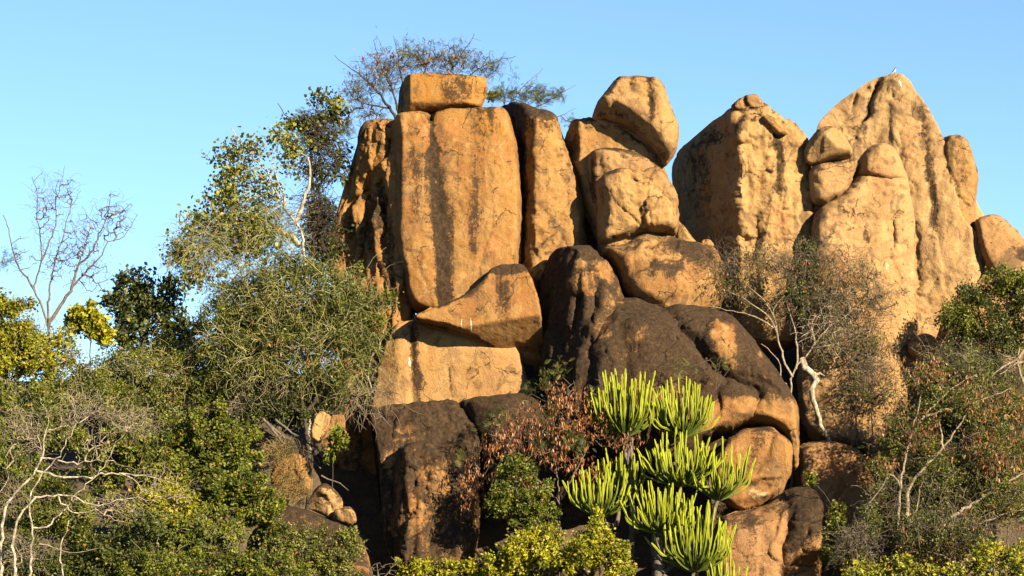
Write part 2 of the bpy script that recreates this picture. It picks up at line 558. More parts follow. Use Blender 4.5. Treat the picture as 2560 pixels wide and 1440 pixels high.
    d = 0.55 * amp * fbm(V * np.array([0.9, 0.9, 0.65]) + seed * 3.7, 4, sd, 0.42) + 0.42 * fine * fbm(V * 5.5, 3, sd + 5, 0.6)
    if flute:
        d = d + flute * fbm(V * np.array([2.6, 2.6, 0.42]) + seed, 4, sd + 9)
    if flake:
        n1 = fbm(V * np.array([1.1, 0.6, 1.0]) + seed * 1.3, 4, sd + 21, 0.55)
        for th in (-0.28, 0.0, 0.3):
            d = d + flake * sstep(th - 0.022, th + 0.022, n1)
    if plate or crack:
        fr = np.where(~back)[0]
        VF = V[fr]
        wp = VF + 0.35 * np.stack([fbm(VF * 0.8 + 9, 2, sd + 31), fbm(VF * 0.8 + 31, 2, sd + 32), fbm(VF * 0.8 + 57, 2, sd + 33)], 1)
        f1, f2, cv = cells(wp * np.array([0.75, 0.75, 0.5]), sd)
        eg = f2 - f1
        gate = sstep(-0.05, 0.25, fbm(VF * 0.5 + 3, 2, sd + 40))
        dd = plate * (cv - 0.5) * 2 * sstep(0.0, 0.045, eg) - crack * gate * (1 - sstep(0.0, 0.035, eg))
        g2 = sstep(0.05, 0.30, fbm(VF * 0.7 + 13, 2, sd + 41))
        sub = np.where(g2 > 0.01)[0]
        if len(sub):
            f1, f2, cv = cells(wp[sub] * np.array([2.2, 2.2, 1.6]) + 7, sd + 1)
            dd[sub] += g2[sub] * 0.45 * plate * (cv - 0.5) * 2 * sstep(0.0, 0.07, f2 - f1)
        d[fr] += dd
    d = d * np.where(back, 0.6, 0.35 + 0.65 * sstep(0, 26, dist))
    V = V + Nn * d[:, None]
    Nn = normals()
    # stain patches and streaks; those on left facets paint in shade
    st = np.full(len(P), base_st, float)
    st = st + top * sstep(0.10, 0.75, Nn[:, 2] + 0.25 * fbm(V * 0.8, 3, sd + 2))
    for sx in stain_shade:
        if sx[0] == 'l':
            dd = seg_dist(P + wob * 0.6, sx[1]) / sx[2]
            st = st + sx[3] * np.exp(-dd ** 2)
        else:
            _, cx, cy, rx, ry, h = sx
            qq = ((P[:, 0] - cx + 1.5 * wob[:, 0]) / rx) ** 2 + ((P[:, 1] - cy + 1.5 * wob[:, 1]) / ry) ** 2
            st = st + h * np.exp(-qq ** 1.5)
    og = np.full(len(P), org if org else rr.uniform(0.0, 0.28), float)
    for (cx, cy, rx, ry, h) in orgs:
        og = og + h * np.exp(-(((P[:, 0] - cx) / rx) ** 2 + ((P[:, 1] - cy) / ry) ** 2) ** 1.4)
    pl = np.zeros(len(P))
    for (cx, cy, rx, ry, h) in pale:
        pl = pl + h * np.exp(-(((P[:, 0] - cx + wob[:, 0]) / rx) ** 2 + ((P[:, 1] - cy + wob[:, 1]) / ry) ** 2) ** 1.4)
    mask = np.stack([np.clip(st, 0, 1.3), np.clip(og, 0, 1), np.clip(pl, 0, 1), np.full(len(P), tone)], 1)
    org_pt = np.array([V[:, 0].mean(), V[:, 1].mean(), V[:, 2].min()])
    me = make_mesh(name, V - org_pt, [q, t0, t1], M['rock'], True, attrs={'rosy': np.full(len(P), rr.uniform(-0.1, 0.55)).clip(0, 1)}, cols={'mask': mask})
    o = link(name, me, loc=org_pt)
    if parent is None:
        tag(o, label, cat, group, 'thing')
    if key:
        ROCKS[key] = (o, BVHTree.FromPolygons([Vector(v) for v in V], [list(map(int, a)) for a in t0], epsilon=0))
    return o

CL = 'slabs of the tall cliff'
# --- the tall slab group on the left
rock('balanced_block', 'squared orange lichen-covered block balanced on top of the tall slab',
     [(1020,195),(1040,191),(1091,188),(1122,192),(1170,196),(1207,196),(1219,203),(1220,226),(1210,258),(1197,277),(1160,278),(1091,281),(1029,288),(1003,296),(993,291),(993,250),(1000,210)],
     97.2, 0.95, 1.2, w=14, k=0.10, rnd=1, step=3.2, facets=0, plate=0.02, crack=0.02, amp=0.05, fine=0.025, org=0.8,
     cuts=[(1027,240,0.92,3.6,0.0),(1172,240,0.90,-0.75,0.0),(1100,272,0.85,0,1.6)], stain_shade=[('b',1150,235,55,40,0.32),('b',1005,245,20,60,0.45),('l',[(1030,290),(1180,278)],5,0.5)],  # patch on the left facet paints in its shade
     pale=[], seed=1)
rock('tall_slab_rock', 'tall flat-faced slab with a long black water streak down its middle',
     [(985,302),(1010,292),(1050,288),(1074,291),(1081,304),(1088,289),(1140,281),(1200,277),(1240,276),(1262,279),(1273,292),(1282,330),(1294,370),(1301,430),(1304,500),(1302,560),(1296,640),(1297,720),(1240,800),(1110,806),(1045,788),(1026,772),(1012,735),(1002,680),(990,620),(975,560),(958,500),(950,450),(958,420),(972,380),(978,330)],
     97.0, 1.7, 1.6, w=45, k=0.15, facets=3, plate=0.03, crack=0.02, amp=0.07, fine=0.022, rnd=1, step=4.2, flake=0.012,
     cuts=[(1012,500,1.66,2.3,0.0),(1100,310,1.75,0,-0.35)],
     feats=[('g',[(1080,285),(1080,312)],5,0.5),('g',[(1081,312),(1084,360),(1092,450),(1100,560),(1112,700)],26,0.10),
            ('b',962,450,34,40,0.35),('g',[(1008,690),(1014,740),(1034,778)],7,0.5),('g',[(985,520),(992,640)],9,0.16),
            ('p',[(1215,640),(1235,585),(1300,560),(1310,700),(1200,720)],0.05,2.5),('p',[(975,300),(1075,280),(1078,340),(1000,360)],0.05,9),
            ('s',1200,520,80,160,0.14),('g',[(1180,330),(1185,420),(1200,520)],20,0.05)],
     stain_shade=[('l',[(1081,312),(1084,360),(1088,420)],8,0.5),('l',[(1088,400),(1093,500),(1102,600),(1108,700),(1112,770)],15,0.6),('l',[(1104,520),(1110,620),(1116,760)],25,0.42),
             ('l',[(1172,330),(1180,420),(1186,540),(1190,640)],17,0.22),('b',1060,430,60,50,0.16),('b',1120,560,110,180,0.04),
             ('b',1130,480,150,190,0.08),('l',[(1225,285),(1230,350)],9,0.4),('l',[(1035,400),(1045,560)],18,0.15),('b',985,700,16,90,0.45),('b',960,520,14,80,0.35)],
     orgs=[(1225,320,60,45,0.75),(1130,305,50,30,0.35),(1270,440,25,160,0.35)],
     pale=[(1090,500,5,70,0.32),(1095,440,6,40,0.3),(975,440,22,14,0.35)], seed=2, key='slab')
rock('fluted_flank', 'dark fluted rock flank left of the tall slab with vertical furrows',
     [(903,322),(912,308),(940,303),(985,300),(1010,330),(1030,500),(1040,700),(1035,880),(950,880),(880,760),(812,670),(814,620),(830,580),(842,545),(862,510),(873,488),(875,460),(888,415),(896,350)],
     97.3, 1.6, 1.5, w=110, k=0.35, c=(950,560), amp=0.12, fine=0.05, flute=0.26, step=3.8,
     cuts=[(990,500,1.55,0.75,0.0)],
     feats=[('g',[(972,370),(955,420),(925,470),(880,520)],10,0.40),('g',[(925,500),(915,600),(905,690)],8,0.3),('g',[(960,520),(965,620),(960,700)],9,0.35),
            ('g',[(880,560),(872,640)],7,0.3),('b',930,400,45,80,0.3),('b',945,600,14,110,0.25)],
     stain_shade=[('b',945,520,24,70,0.5),('b',920,610,30,60,0.35),('b',975,640,16,90,0.4),('b',890,590,18,50,0.25),('b',905,340,12,60,0.4)],
     orgs=[(910,420,50,110,0.3)], seed=3)
rock('leaning_slab_rock', 'leaning slab with a dark cap and scaly face right of the tall slab',
     [(1195,285),(1210,264),(1245,257),(1290,263),(1340,276),(1382,291),(1398,306),(1402,330),(1411,362),(1426,400),(1446,450),(1459,510),(1464,570),(1465,620),(1450,680),(1400,740),(1330,740),(1290,710),(1282,600),(1282,420),(1262,320)],
     98.2, 2.1, 1.6, w=80, k=0.35, c=(1365,480), amp=0.10, fine=0.03, flake=0.035, step=4.2,
     cuts=[(1320,500,1.85,3.0,0.0),(1330,305,1.6,0.0,-1.1)],
     feats=[('g',[(1296,380),(1304,480),(1302,660)],9,0.5),('p',[(1335,360),(1420,400),(1450,520),(1440,640),(1340,660),(1325,520)],0.07,4),
            ('p',[(1340,640),(1395,600),(1420,660),(1360,720)],0.08,3),('g',[(1285,300),(1305,360),(1312,460)],7,0.25)],
     base_st=0.13, stain_shade=[('b',1265,275,55,22,0.75),('b',1340,292,60,20,0.6),('b',1300,330,22,60,0.65),('b',1312,450,14,110,0.5),('b',1370,330,40,25,0.35),('b',1385,560,60,80,0.06)],
     orgs=[(1360,360,40,60,0.3)], pale=[(1372,510,6,16,0.5),(1350,655,16,12,0.4)], tone=0.25, seed=4)
rock('wedge_rock', 'pointed wedge of rock jutting left below the tall slab, marked with two white streaks',
     [(1035,796),(1040,788),(1088,773),(1140,752),(1182,727),(1212,695),(1226,676),(1255,665),(1300,665),(1314,671),(1331,701),(1345,739),(1354,794),(1357,843),(1357,893),(1343,908),(1314,903),(1297,880),(1245,868),(1193,845),(1154,832),(1102,817),(1047,809)],
     95.45, 0.95, 1.2, w=14, k=0.10, facets=0, plate=0.015, crack=0.0, rnd=1, c=(1255,785), amp=0.06, fine=0.025, step=3.6,
     cuts=[(1250,690,0.95,0,-1.0),(1180,820,0.98,-0.25,1.5)],
     feats=[('g',[(1290,868),(1345,880)],10,0.2)],
     stain_shade=[('b',1270,678,50,14,0.9),('l',[(1100,775),(1180,735),(1215,700)],9,0.5),('b',1230,740,60,50,0.16),('l',[(1040,805),(1110,822)],7,0.35),('l',[(1250,700),(1258,800)],16,0.2),('b',1310,880,40,16,0.25)],
     orgs=[(1060,805,22,6,0.7)], seed=5, key='wedge')
rock('smooth_slab_rock', 'smooth upright slab streaked rust and black underneath the wedge',
     [(990,815),(1010,807),(1029,804),(1100,800),(1200,825),(1290,855),(1303,890),(1311,920),(1321,955),(1325,985),(1320,1040),(1150,1060),(1000,1065),(930,1040),(930,1000),(942,930),(955,885),(968,850)],
     96.9, 1.4, 1.4, w=26, k=0.12, facets=2, plate=0.015, crack=0.0, amp=0.05, fine=0.018, rnd=1, step=4.2,
     cuts=[(990,900,1.3,0.6,0)],
     feats=[('g',[(1026,815),(1032,900),(1034,1010)],8,0.10),('g',[(1128,930),(1132,1000)],6,0.04),('s',1220,920,60,80,0.06)],
     stain_shade=[('l',[(1034,815),(1040,900),(1050,980),(1055,1030)],16,0.55),('l',[(1126,930),(1132,1010)],6,0.6),('b',1120,850,50,20,0.28),('l',[(1190,860),(1195,985)],8,0.15),('b',985,830,30,30,0.2)],
     orgs=[(1075,900,20,100,0.6),(1195,960,14,60,0.5),(1000,930,20,60,0.35)], base_st=-0.05, top=0.0, tone=0.45, seed=6, key='lower')
# --- dark rocks at the foot of the slabs
rock('ledge_rock', 'blackened rounded ledge below the lower slab, left of the crack',
     [(922,1042),(930,1026),(960,1020),(1000,1014),(1060,1007),(1110,1002),(1140,1004),(1152,1022),(1166,1046),(1190,1070),(1205,1120),(1190,1300),(1100,1420),(985,1430),(955,1330),(952,1220),(944,1120),(932,1075)],
     94.6, 2.0, 1.8, w=60, k=0.3, rnd=1, facets=14, plate=0.10, c=(1060,1150), tz=0.35, amp=0.12, fine=0.035, flute=0.08, step=4.4,
     feats=[('s',1060,1060,70,40,0.2),('g',[(1000,1090),(1080,1085),(1130,1060)],10,0.1)],
     top=0.45, base_st=0.58, stain_shade=[('b',1060,1030,110,26,0.6),('b',960,1080,30,50,0.3),('b',1120,1110,70,40,0.4),('b',1010,1095,45,30,-0.35),('b',1085,1090,30,12,-0.25),('b',985,1160,20,40,-0.5)], seed=7)
rock('shelf_rock', 'blackened flat shelf right of the crack, behind the red pod shrub',
     [(1146,1008),(1180,995),(1243,988),(1280,981),(1324,986),(1370,1005),(1430,1040),(1450,1120),(1420,1250),(1300,1300),(1220,1250),(1190,1120),(1178,1060)],
     95.0, 1.8, 1.6, w=100, k=0.4, tz=0.45, amp=0.10, fine=0.035, top=0.4, base_st=0.7, seed=8, step=4.6)
rock('buttress_rock', 'blackened buttress with pale scraped patches standing in front of the ledge',
     [(994,1128),(1012,1113),(1040,1108),(1070,1107),(1113,1118),(1150,1150),(1200,1230),(1200,1380),(1130,1440),(1040,1440),(985,1420),(958,1330),(960,1270),(975,1210),(985,1165)],
     93.0, 1.7, 1.5, w=90, k=0.4, c=(1080,1270), tz=0.3, amp=0.14, fine=0.05, flute=0.16, step=4.2,
     cuts=[(1015,1250,1.4,3.2,0)],
     feats=[('g',[(1010,1140),(1020,1250),(1010,1340)],8,0.25),('g',[(1035,1180),(1040,1290)],7,0.2),('b',1085,1200,40,35,0.15)],
     base_st=0.50, stain_shade=[('b',1075,1190,36,16,-0.7),('b',1095,1218,30,20,-0.7),('b',1070,1120,40,14,-0.2),('b',1040,1300,30,50,-0.25)], seed=9)
# --- middle group
rock('balancing_boulder', 'big smooth egg-like boulder perched on top of the middle stack',
     [(1477,299),(1492,264),(1508,238),(1530,209),(1545,197),(1575,192),(1613,195),(1640,196),(1653,207),(1668,242),(1680,273),(1695,308),(1699,330),(1696,370),(1684,391),(1669,411),(1661,418),(1653,406),(1646,393),(1621,363),(1598,344),(1574,324),(1543,307),(1508,299)],
     96.6, 1.2, 1.3, w=60, k=0.45, c=(1610,285), amp=0.06, fine=0.02, step=3.6,
     cuts=[(1620,330,1.2,0.0,0.55)],
     feats=[('g',[(1573,200),(1578,235),(1600,250),(1620,262)],13,0.11),('g',[(1620,200),(1625,300)],14,0.06),('s',1655,300,30,60,0.10),('b',1505,270,22,35,0.10)],
     stain_shade=[('l',[(1618,205),(1625,260),(1628,310)],8,0.42),('l',[(1646,310),(1648,350)],6,0.35),('l',[(1500,290),(1560,300),(1610,345)],8,0.35),('b',1655,395,20,16,0.4)],
     orgs=[(1600,230,50,20,0.35),(1690,330,14,40,0.3)], pale=[(1648,280,10,30,0.35)], tone=0.45, seed=10)
rock('stack_top_boulder', 'sloping boulder under the perched boulder of the middle stack',
     [(1408,352),(1418,331),(1430,303),(1458,299),(1485,297),(1528,305),(1567,326),(1598,349),(1629,373),(1649,397),(1664,426),(1680,500),(1620,600),(1500,620),(1465,540),(1440,450),(1420,395)],
     97.6, 1.5, 1.5, w=80, k=0.45, c=(1530,430), tz=0.1, amp=0.09, fine=0.03, flake=0.02, step=4.4,
     cuts=[(1446,380,1.1,2.6,0)],
     stain_shade=[('b',1500,320,60,18,0.4),('b',1430,380,18,50,0.45),('b',1580,360,40,18,0.25),('b',1500,360,40,20,0.2)], tone=0.25, seed=11)
rock('stack_middle_boulder', 'large rounded boulder in the centre of the middle stack, with scaly bands',
     [(1462,405),(1472,384),(1508,377),(1555,375),(1598,388),(1637,408),(1653,431),(1673,455),(1692,487),(1695,505),(1691,540),(1690,600),(1620,660),(1520,660),(1495,632),(1487,560),(1477,510),(1468,463)],
     97.0, 1.7, 1.5, w=90, k=0.4, c=(1575,510), amp=0.07, fine=0.03, flake=0.04, step=4.2,
     cuts=[(1490,500,1.3,3.2,0)],
     stain_shade=[('b',1535,385,60,14,0.4),('b',1600,400,40,14,0.25),('b',1480,470,12,70,0.5),('b',1640,440,20,14,0.2)], tone=0.3, seed=12)
rock('stack_front_boulder', 'bulging golden boulder at the front of the middle stack with a round knob',
     [(1492,470),(1504,444),(1535,428),(1567,420),(1588,427),(1625,450),(1662,484),(1690,518),(1696,557),(1691,594),(1652,590),(1598,593),(1574,600),(1543,608),(1516,616),(1500,608),(1492,580),(1495,520)],
     96.1, 1.3, 1.4, w=70, k=0.4, amp=0.06, fine=0.025, flake=0.035, step=3.8,
     cuts=[(1514,520,1.1,3.0,0)],
     feats=[('b',1646,552,42,46,0.26),('g',[(1575,455),(1590,468),(1612,470),(1625,462)],4,0.10),('s',1560,540,45,50,0.1)],
     stain_shade=[('b',1505,500,10,60,0.3),('l',[(1610,530),(1602,570)],8,0.3),('b',1535,440,30,12,0.25),('b',1540,600,50,8,0.35)], tone=0.4, pale=[(1598,475,14,8,0.3)], seed=13)
rock('round_boulder', 'broad round-topped boulder below the middle stack, shaded by the pod tree',
     [(1496,634),(1520,616),(1567,610),(1590,592),(1613,584),(1644,583),(1668,591),(1714,606),(1753,611),(1790,622),(1820,690),(1800,790),(1700,810),(1600,790),(1552,735),(1535,668)],
     95.9, 1.6, 1.5, w=90, k=0.45, tz=0.15, amp=0.08, fine=0.03, step=4.4,
     feats=[('g',[(1585,600),(1578,660),(1568,720)],12,0.10),('b',1640,720,75,45,0.25)],
     stain_shade=[('b',1645,690,55,30,0.55),('b',1700,620,50,20,0.35),('b',1740,640,40,30,0.3),('b',1560,640,20,30,0.15)], tone=0.12, seed=14)
rock('sliver_rock', 'pale leaning sliver of rock in the gap beside the middle stack',
     [(1690,552),(1700,556),(1712,566),(1728,590),(1740,608),(1735,625),(1700,625),(1685,605)],
     98.0, 0.5, 0.6, w=25, k=0.5, amp=0.03, tone=0.5, seed=15, step=4)
rock('gap_stone', 'small pale stone sitting in the gap left of the dark-sided tower',
     [(1752,612),(1755,601),(1764,597),(1776,600),(1786,610),(1780,620),(1760,620)], 97.0, 0.14, 0.16, w=12, k=0.6, amp=0.02, tone=0.5, seed=16, step=3, cat='stone')
rock('dark_head_boulder', 'tall dark-varnished boulder with furrowed left side, right of the wedge',
     [(1354,692),(1366,655),(1381,630),(1412,618),(1468,616),(1487,625),(1503,648),(1526,658),(1543,700),(1562,745),(1600,800),(1600,950),(1520,1060),(1420,1060),(1370,980),(1352,900),(1346,838),(1352,752)],
     95.2, 1.9, 1.7, w=100, k=0.4, c=(1450,790), tz=0.25, amp=0.13, fine=0.045, flute=0.15, step=4.4,
     cuts=[(1432,760,1.6,2.3,0)],
     feats=[('g',[(1400,700),(1398,800),(1420,900)],12,0.30),('g',[(1440,760),(1435,880)],10,0.25),('g',[(1490,720),(1480,820)],10,0.2),('b',1440,690,40,60,0.15),('g',[(1505,655),(1520,690),(1555,745)],7,0.12)],
     top=0.25, base_st=0.46, stain_shade=[('b',1430,635,60,18,0.6),('b',1390,720,26,100,0.5),('b',1420,860,60,110,0.6),('b',1460,665,25,10,-0.3),('b',1510,690,20,40,-0.35),('b',1455,725,40,30,-0.3),('b',1500,725,40,20,0.25)], seed=17)
rock('dark_ridge_boulder', 'huge black-varnished boulder sloping down right behind the upper euphorbia, with a golden bald patch',
     [(1472,800),(1490,770),(1512,755),(1545,746),(1601,742),(1640,760),(1705,763),(1748,767),(1808,780),(1843,802),(1868,832),(1894,862),(1920,898),(1946,941),(1973,975),(1990,1002),(1997,1035),(1996,1100),(1998,1160),(1981,1182),(1970,1135),(1940,1082),(1895,1072),(1860,1066),(1817,1087),(1774,1095),(1700,1150),(1560,1160),(1480,1090),(1452,950),(1458,860)],
     94.3, 2.4, 2.0, w=150, k=0.35, c=(1730,950), tz=0.5, amp=0.14, fine=0.04, step=4.2, facets=12,
     cuts=[(1930,1035,2.05,0.0,0.8)],
     feats=[('g',[(1655,775),(1670,803),(1697,843),(1731,880),(1765,919),(1817,958),(1878,984),(1889,1010),(1866,1060)],13,0.34),('g',[(1540,830),(1560,900),(1555,1000)],26,0.16),
            ('b',1800,870,55,60,0.26),('g',[(1870,885),(1885,920),(1905,945)],5,0.12),('g',[(1830,945),(1880,960),(1930,985)],9,0.10),('s',1600,900,60,90,0.16),('s',1840,1030,45,40,0.2),('g',[(1600,760),(1680,790),(1760,790)],9,0.12)],
     top=0.18, base_st=0.70, stain_shade=[('b',1840,1035,70,32,-0.95),('b',1795,1062,80,26,-0.6),('b',1510,830,20,40,-0.35),('b',1600,850,26,18,-0.35),('b',1545,765,16,8,-0.8),('b',1795,850,32,26,-0.95),('b',1800,905,34,40,-0.45),
            ('b',1945,1055,50,45,-1.0),('b',1985,1105,14,60,-0.9),('b',1885,905,10,22,-0.4),('b',1640,1000,60,40,-0.25)],
     orgs=[(1925,1065,40,25,0.4)], seed=18)
rock('tan_boulder', 'smooth tan boulder tucked beneath the dark boulders beside the euphorbia',
     [(1780,1150),(1810,1105),(1847,1081),(1867,1071),(1929,1064),(1944,1080),(1973,1105),(1980,1129),(1977,1176),(1969,1203),(1953,1235),(1937,1253),(1890,1274),(1859,1278),(1830,1272),(1785,1240)],
     92.6, 1.3, 1.4, w=65, k=0.4, amp=0.07, fine=0.025, step=4,
     cuts=[(1900,1215,1.3,0,0.9)],
     feats=[('g',[(1929,1066),(1915,1120),(1890,1180)],9,0.10),('p',[(1850,1215),(1900,1205),(1960,1200),(1950,1260),(1850,1285)],-0.12,4)],
     stain_shade=[('l',[(1905,1075),(1880,1150),(1850,1200)],26,0.32),('b',1900,1215,60,10,0.35)], pale=[(1880,1240,45,22,0.45)], orgs=[(1960,1150,25,60,0.35)], seed=20)
rock('black_cheeked_boulder', 'tan boulder with a broad black stain down its right cheek, bottom centre right',
     [(1760,1500),(1768,1380),(1790,1300),(1850,1275),(1900,1266),(1945,1240),(1972,1221),(2007,1215),(2039,1226),(2058,1261),(2068,1300),(2064,1362),(2055,1396),(2000,1405),(1965,1420),(1952,1500)],
     92.2, 1.8, 1.5, w=70, k=0.35, c=(1900,1380), amp=0.07, fine=0.025, step=4.2,
     feats=[('g',[(1966,1225),(1962,1290),(1946,1366),(1952,1440)],10,0.22),('s',2010,1300,45,70,0.2),('g',[(1890,1280),(1895,1440)],14,0.05)],
     stain_shade=[('l',[(1985,1230),(1980,1300),(1975,1370)],24,0.75),('b',2030,1280,40,70,0.6),('l',[(1865,1300),(1868,1430)],20,0.3),('b',2020,1390,30,20,-0.3)],
     orgs=[(1925,1330,30,70,0.3)], seed=21)
rock('undercut_rock', 'ragged pale undercut rock beneath the black-stained boulder',
     [(1948,1400),(1965,1385),(2000,1375),(2035,1385),(2058,1395),(2050,1425),(2045,1500),(1950,1500)],
     92.0, 0.9, 1.0, w=40, k=0.4, amp=0.14, fine=0.07, step=3.6, pale=[(1990,1400,50,20,0.45)],
     feats=[('g',[(1955,1408),(2000,1414),(2050,1408)],6,0.3),('g',[(1955,1435),(2040,1425)],5,0.2)], seed=22)
rock('crevice_rock', 'shadowed rock deep in the crack between leaning slab and middle stack',
     [(1400,420),(1440,400),(1500,430),(1540,560),(1560,720),(1480,980),(1330,980),(1310,700),(1360,600)], 99.6, 0.6, 0.8, w=80, k=0.5, seed=45, step=6, base_st=0.2)
# --- the dark-sided tower
rock('dark_sided_tower', 'rock tower with its left half in deep shade, left of the tallest peak',
     [(1690,385),(1703,354),(1719,334),(1753,326),(1769,315),(1800,291),(1827,274),(1850,262),(1905,262),(1930,288),(1963,311),(1990,326),(2006,342),(2016,360),(2022,401),(2034,520),(2034,650),(2020,860),(1880,900),(1780,820),(1745,680),(1725,600),(1712,572),(1700,541),(1696,471)],
     98.6, 2.2, 1.8, w=110, k=0.35, c=(1860,470), amp=0.14, fine=0.06, flute=0.09, step=3.8, flake=0.04, plate=0.06,
     cuts=[(1826,450,1.85,2.9,0.0),(1870,330,1.9,0,-0.5)],
     feats=[('g',[(1812,340),(1818,420),(1826,520),(1830,600)],9,0.28),('b',1838,500,18,110,0.22),('b',1880,355,48,34,0.16),('g',[(1835,385),(1870,380),(1910,372)],5,0.08),
            ('g',[(1880,560),(1882,610),(1868,670)],9,0.3),('s',1940,480,40,120,0.15),('g',[(1800,590),(1830,600),(1860,620)],8,0.3),('b',1760,420,40,90,0.15)],
     stain_shade=[('l',[(1930,350),(1935,420),(1928,500)],14,0.40),('b',1800,340,30,30,0.35),('l',[(1845,300),(1840,380)],9,0.3),('b',1750,420,40,90,0.3),('b',1885,340,30,14,0.2)],  # wide patch on the left half darkens it like shade
     pale=[(1895,500,10,40,0.25)], tone=0.55, seed=23)
rock('tower_cap_stone', 'cracked cap stone on the summit of the dark-sided tower',
     [(1826,275),(1828,263),(1842,252),(1860,242),(1885,235),(1902,246),(1920,270),(1934,290),(1922,292),(1900,284),(1868,276),(1845,284)],
     97.1, 0.55, 0.9, w=16, k=0.3, rnd=1, amp=0.05, fine=0.03, step=3,
     feats=[('g',[(1860,244),(1862,262),(1874,276)],4,0.18)], stain_shade=[('b',1835,268,8,12,0.4),('l',[(1862,248),(1866,272)],4,0.4)], tone=0.2, seed=24, cat='stone')
rock('tower_shoulder_stone', 'knobbly stone stuck to the right shoulder of the dark-sided tower',
     [(1899,296),(1908,288),(1924,290),(1945,304),(1968,326),(1966,340),(1945,343),(1930,332),(1915,318)],
     96.75, 0.42, 0.8, w=14, k=0.4, amp=0.06, fine=0.03, step=3, stain_shade=[('b',1918,320,10,12,0.5),('b',1955,338,14,8,0.5)], tone=0.25, seed=25, cat='stone')
# --- the tallest peak on the right
rock('tall_peak', 'tallest pale rock peak with a bird on its summit',
     [(2030,420),(2038,340),(2056,289),(2089,257),(2138,228),(2173,201),(2209,190),(2235,183),(2254,187),(2272,203),(2290,236),(2315,271),(2334,303),(2352,343),(2366,391),(2380,462),(2393,530),(2416,570),(2462,592),(2526,650),(2560,700),(2580,800),(2560,900),(2400,960),(2250,1010),(2120,960),(2050,800),(2035,600)],
     99.0, 3.0, 2.4, w=170, k=0.4, c=(2260,560), tz=0.12, amp=0.07, fine=0.03, step=4.4, flake=0.025, plate=0.045, crack=0.05, facets=14,
     cuts=[(2190,300,1.35,0.55,0.0),(2310,330,1.9,-0.9,0.0)],
     feats=[('g',[(2209,193),(2184,225),(2174,280),(2160,305)],5,0.42),('g',[(2145,235),(2140,260)],4,0.2),('g',[(2300,250),(2310,330),(2320,450),(2335,560)],16,0.07),('s',2240,330,50,140,0.10),
            ('g',[(2250,340),(2253,430)],7,0.05),('p',[(2060,300),(2090,255),(2168,205),(2180,230),(2166,300),(2120,335)],-0.10,4),
            ('g',[(2285,560),(2290,650),(2300,720)],8,0.1)],
     stain_shade=[('l',[(2304,280),(2312,350),(2322,430),(2335,520),(2330,560)],16,0.55),('l',[(2205,200),(2176,240),(2166,300)],6,0.55),('l',[(2252,345),(2254,440)],8,0.2),
             ('b',2380,690,60,70,0.22),('b',2330,590,30,30,0.3),('b',2100,290,40,30,0.15),('b',2440,640,50,50,0.12)],
     orgs=[(2255,400,16,60,0.4)], pale=[(2300,700,30,50,0.35),(2262,210,10,14,0.35),(2290,620,20,40,0.3)], tone=1.0, base_st=-0.08, top=0.1, seed=26, key='peak')
rock('shoulder_boulder', 'rounded cube-like boulder leaning on the left shoulder of the tall peak',
     [(2008,388),(2017,360),(2042,326),(2066,315),(2094,319),(2112,346),(2130,377),(2132,394),(2112,401),(2076,405),(2038,414),(2013,410)],
     96.6, 0.85, 0.9, w=40, k=0.4, amp=0.05, fine=0.02, step=3.2,
     cuts=[(2070,365,0.85,0.5,0.4),(2060,390,0.75,-0.1,0.9)], stain_shade=[('b',2040,395,30,14,0.25)], tone=0.6, seed=27)
rock('block_under_shoulder', 'blocky stone wedged below the round shoulder boulder of the tall peak',
     [(2021,430),(2034,414),(2076,404),(2130,398),(2144,409),(2135,437),(2124,468),(2099,499),(2060,514),(2029,513),(2021,480)],
     96.9, 0.8, 0.9, w=36, k=0.35, rnd=1, amp=0.06, fine=0.025, step=3.2, cuts=[(2045,450,0.75,0.9,0.1)], stain_shade=[('b',2040,430,16,14,0.2)], tone=0.55, seed=28)
rock('front_buttress', 'massive domed orange buttress with a crack below its crown, in front of the tall peak',
     [(2028,565),(2036,538),(2058,516),(2098,489),(2126,466),(2137,436),(2146,397),(2169,373),(2196,363),(2224,372),(2248,402),(2266,450),(2280,516),(2284,600),(2290,750),(2290,900),(2262,1000),(2270,1085),(2200,1130),(2050,1130),(2000,1060),(1990,900),(2015,700)],
     97.0, 1.6, 1.6, w=90, k=0.4, c=(2140,720), amp=0.15, fine=0.045, flake=0.035, tz=0.1, tx=0.2, step=4.8, cuts=[(2215,700,1.45,-0.9,0),(2060,700,1.3,0.9,0)],
     feats=[('g',[(2120,455),(2140,446),(2164,447),(2200,455),(2242,463)],3.5,0.45),('s',2195,415,45,40,0.12),('g',[(2205,580),(2215,640),(2240,720)],10,0.12),('g',[(2150,540),(2160,600)],10,0.10),('g',[(2225,560),(2222,620)],8,0.15),('g',[(2120,560),(2140,900)],30,0.12)],
     stain_shade=[('l',[(2150,540),(2158,620)],14,0.35),('l',[(2100,520),(2108,640)],9,0.25),('l',[(2185,470),(2190,560)],10,0.2),('l',[(2245,520),(2250,700)],8,0.22),('l',[(2080,700),(2085,900)],16,0.25),('l',[(2170,760),(2180,950)],14,0.25),('l',[(2230,740),(2220,880)],16,0.25),('b',2130,480,50,20,0.15),('b',2030,650,14,80,0.4)],
     orgs=[(2215,680,25,60,0.45),(2160,900,90,160,0.45)], pale=[(2205,680,8,22,0.6),(2270,700,16,60,0.4)], tone=0.7, base_st=-0.03, top=0.1, seed=30)
rock('column_rock', 'darker column of rock behind the right side of the tall peak',
     [(2345,350),(2382,338),(2410,350),(2423,373),(2430,404),(2444,436),(2438,480),(2438,551),(2440,600),(2400,640),(2360,600),(2345,480)],
     99.6, 1.1, 1.0, w=55, k=0.45, amp=0.08, fine=0.035, flake=0.03, step=3.8,
     stain_shade=[('b',2390,440,20,60,0.25),('b',2430,440,8,60,0.3)], tone=0.3, seed=31)
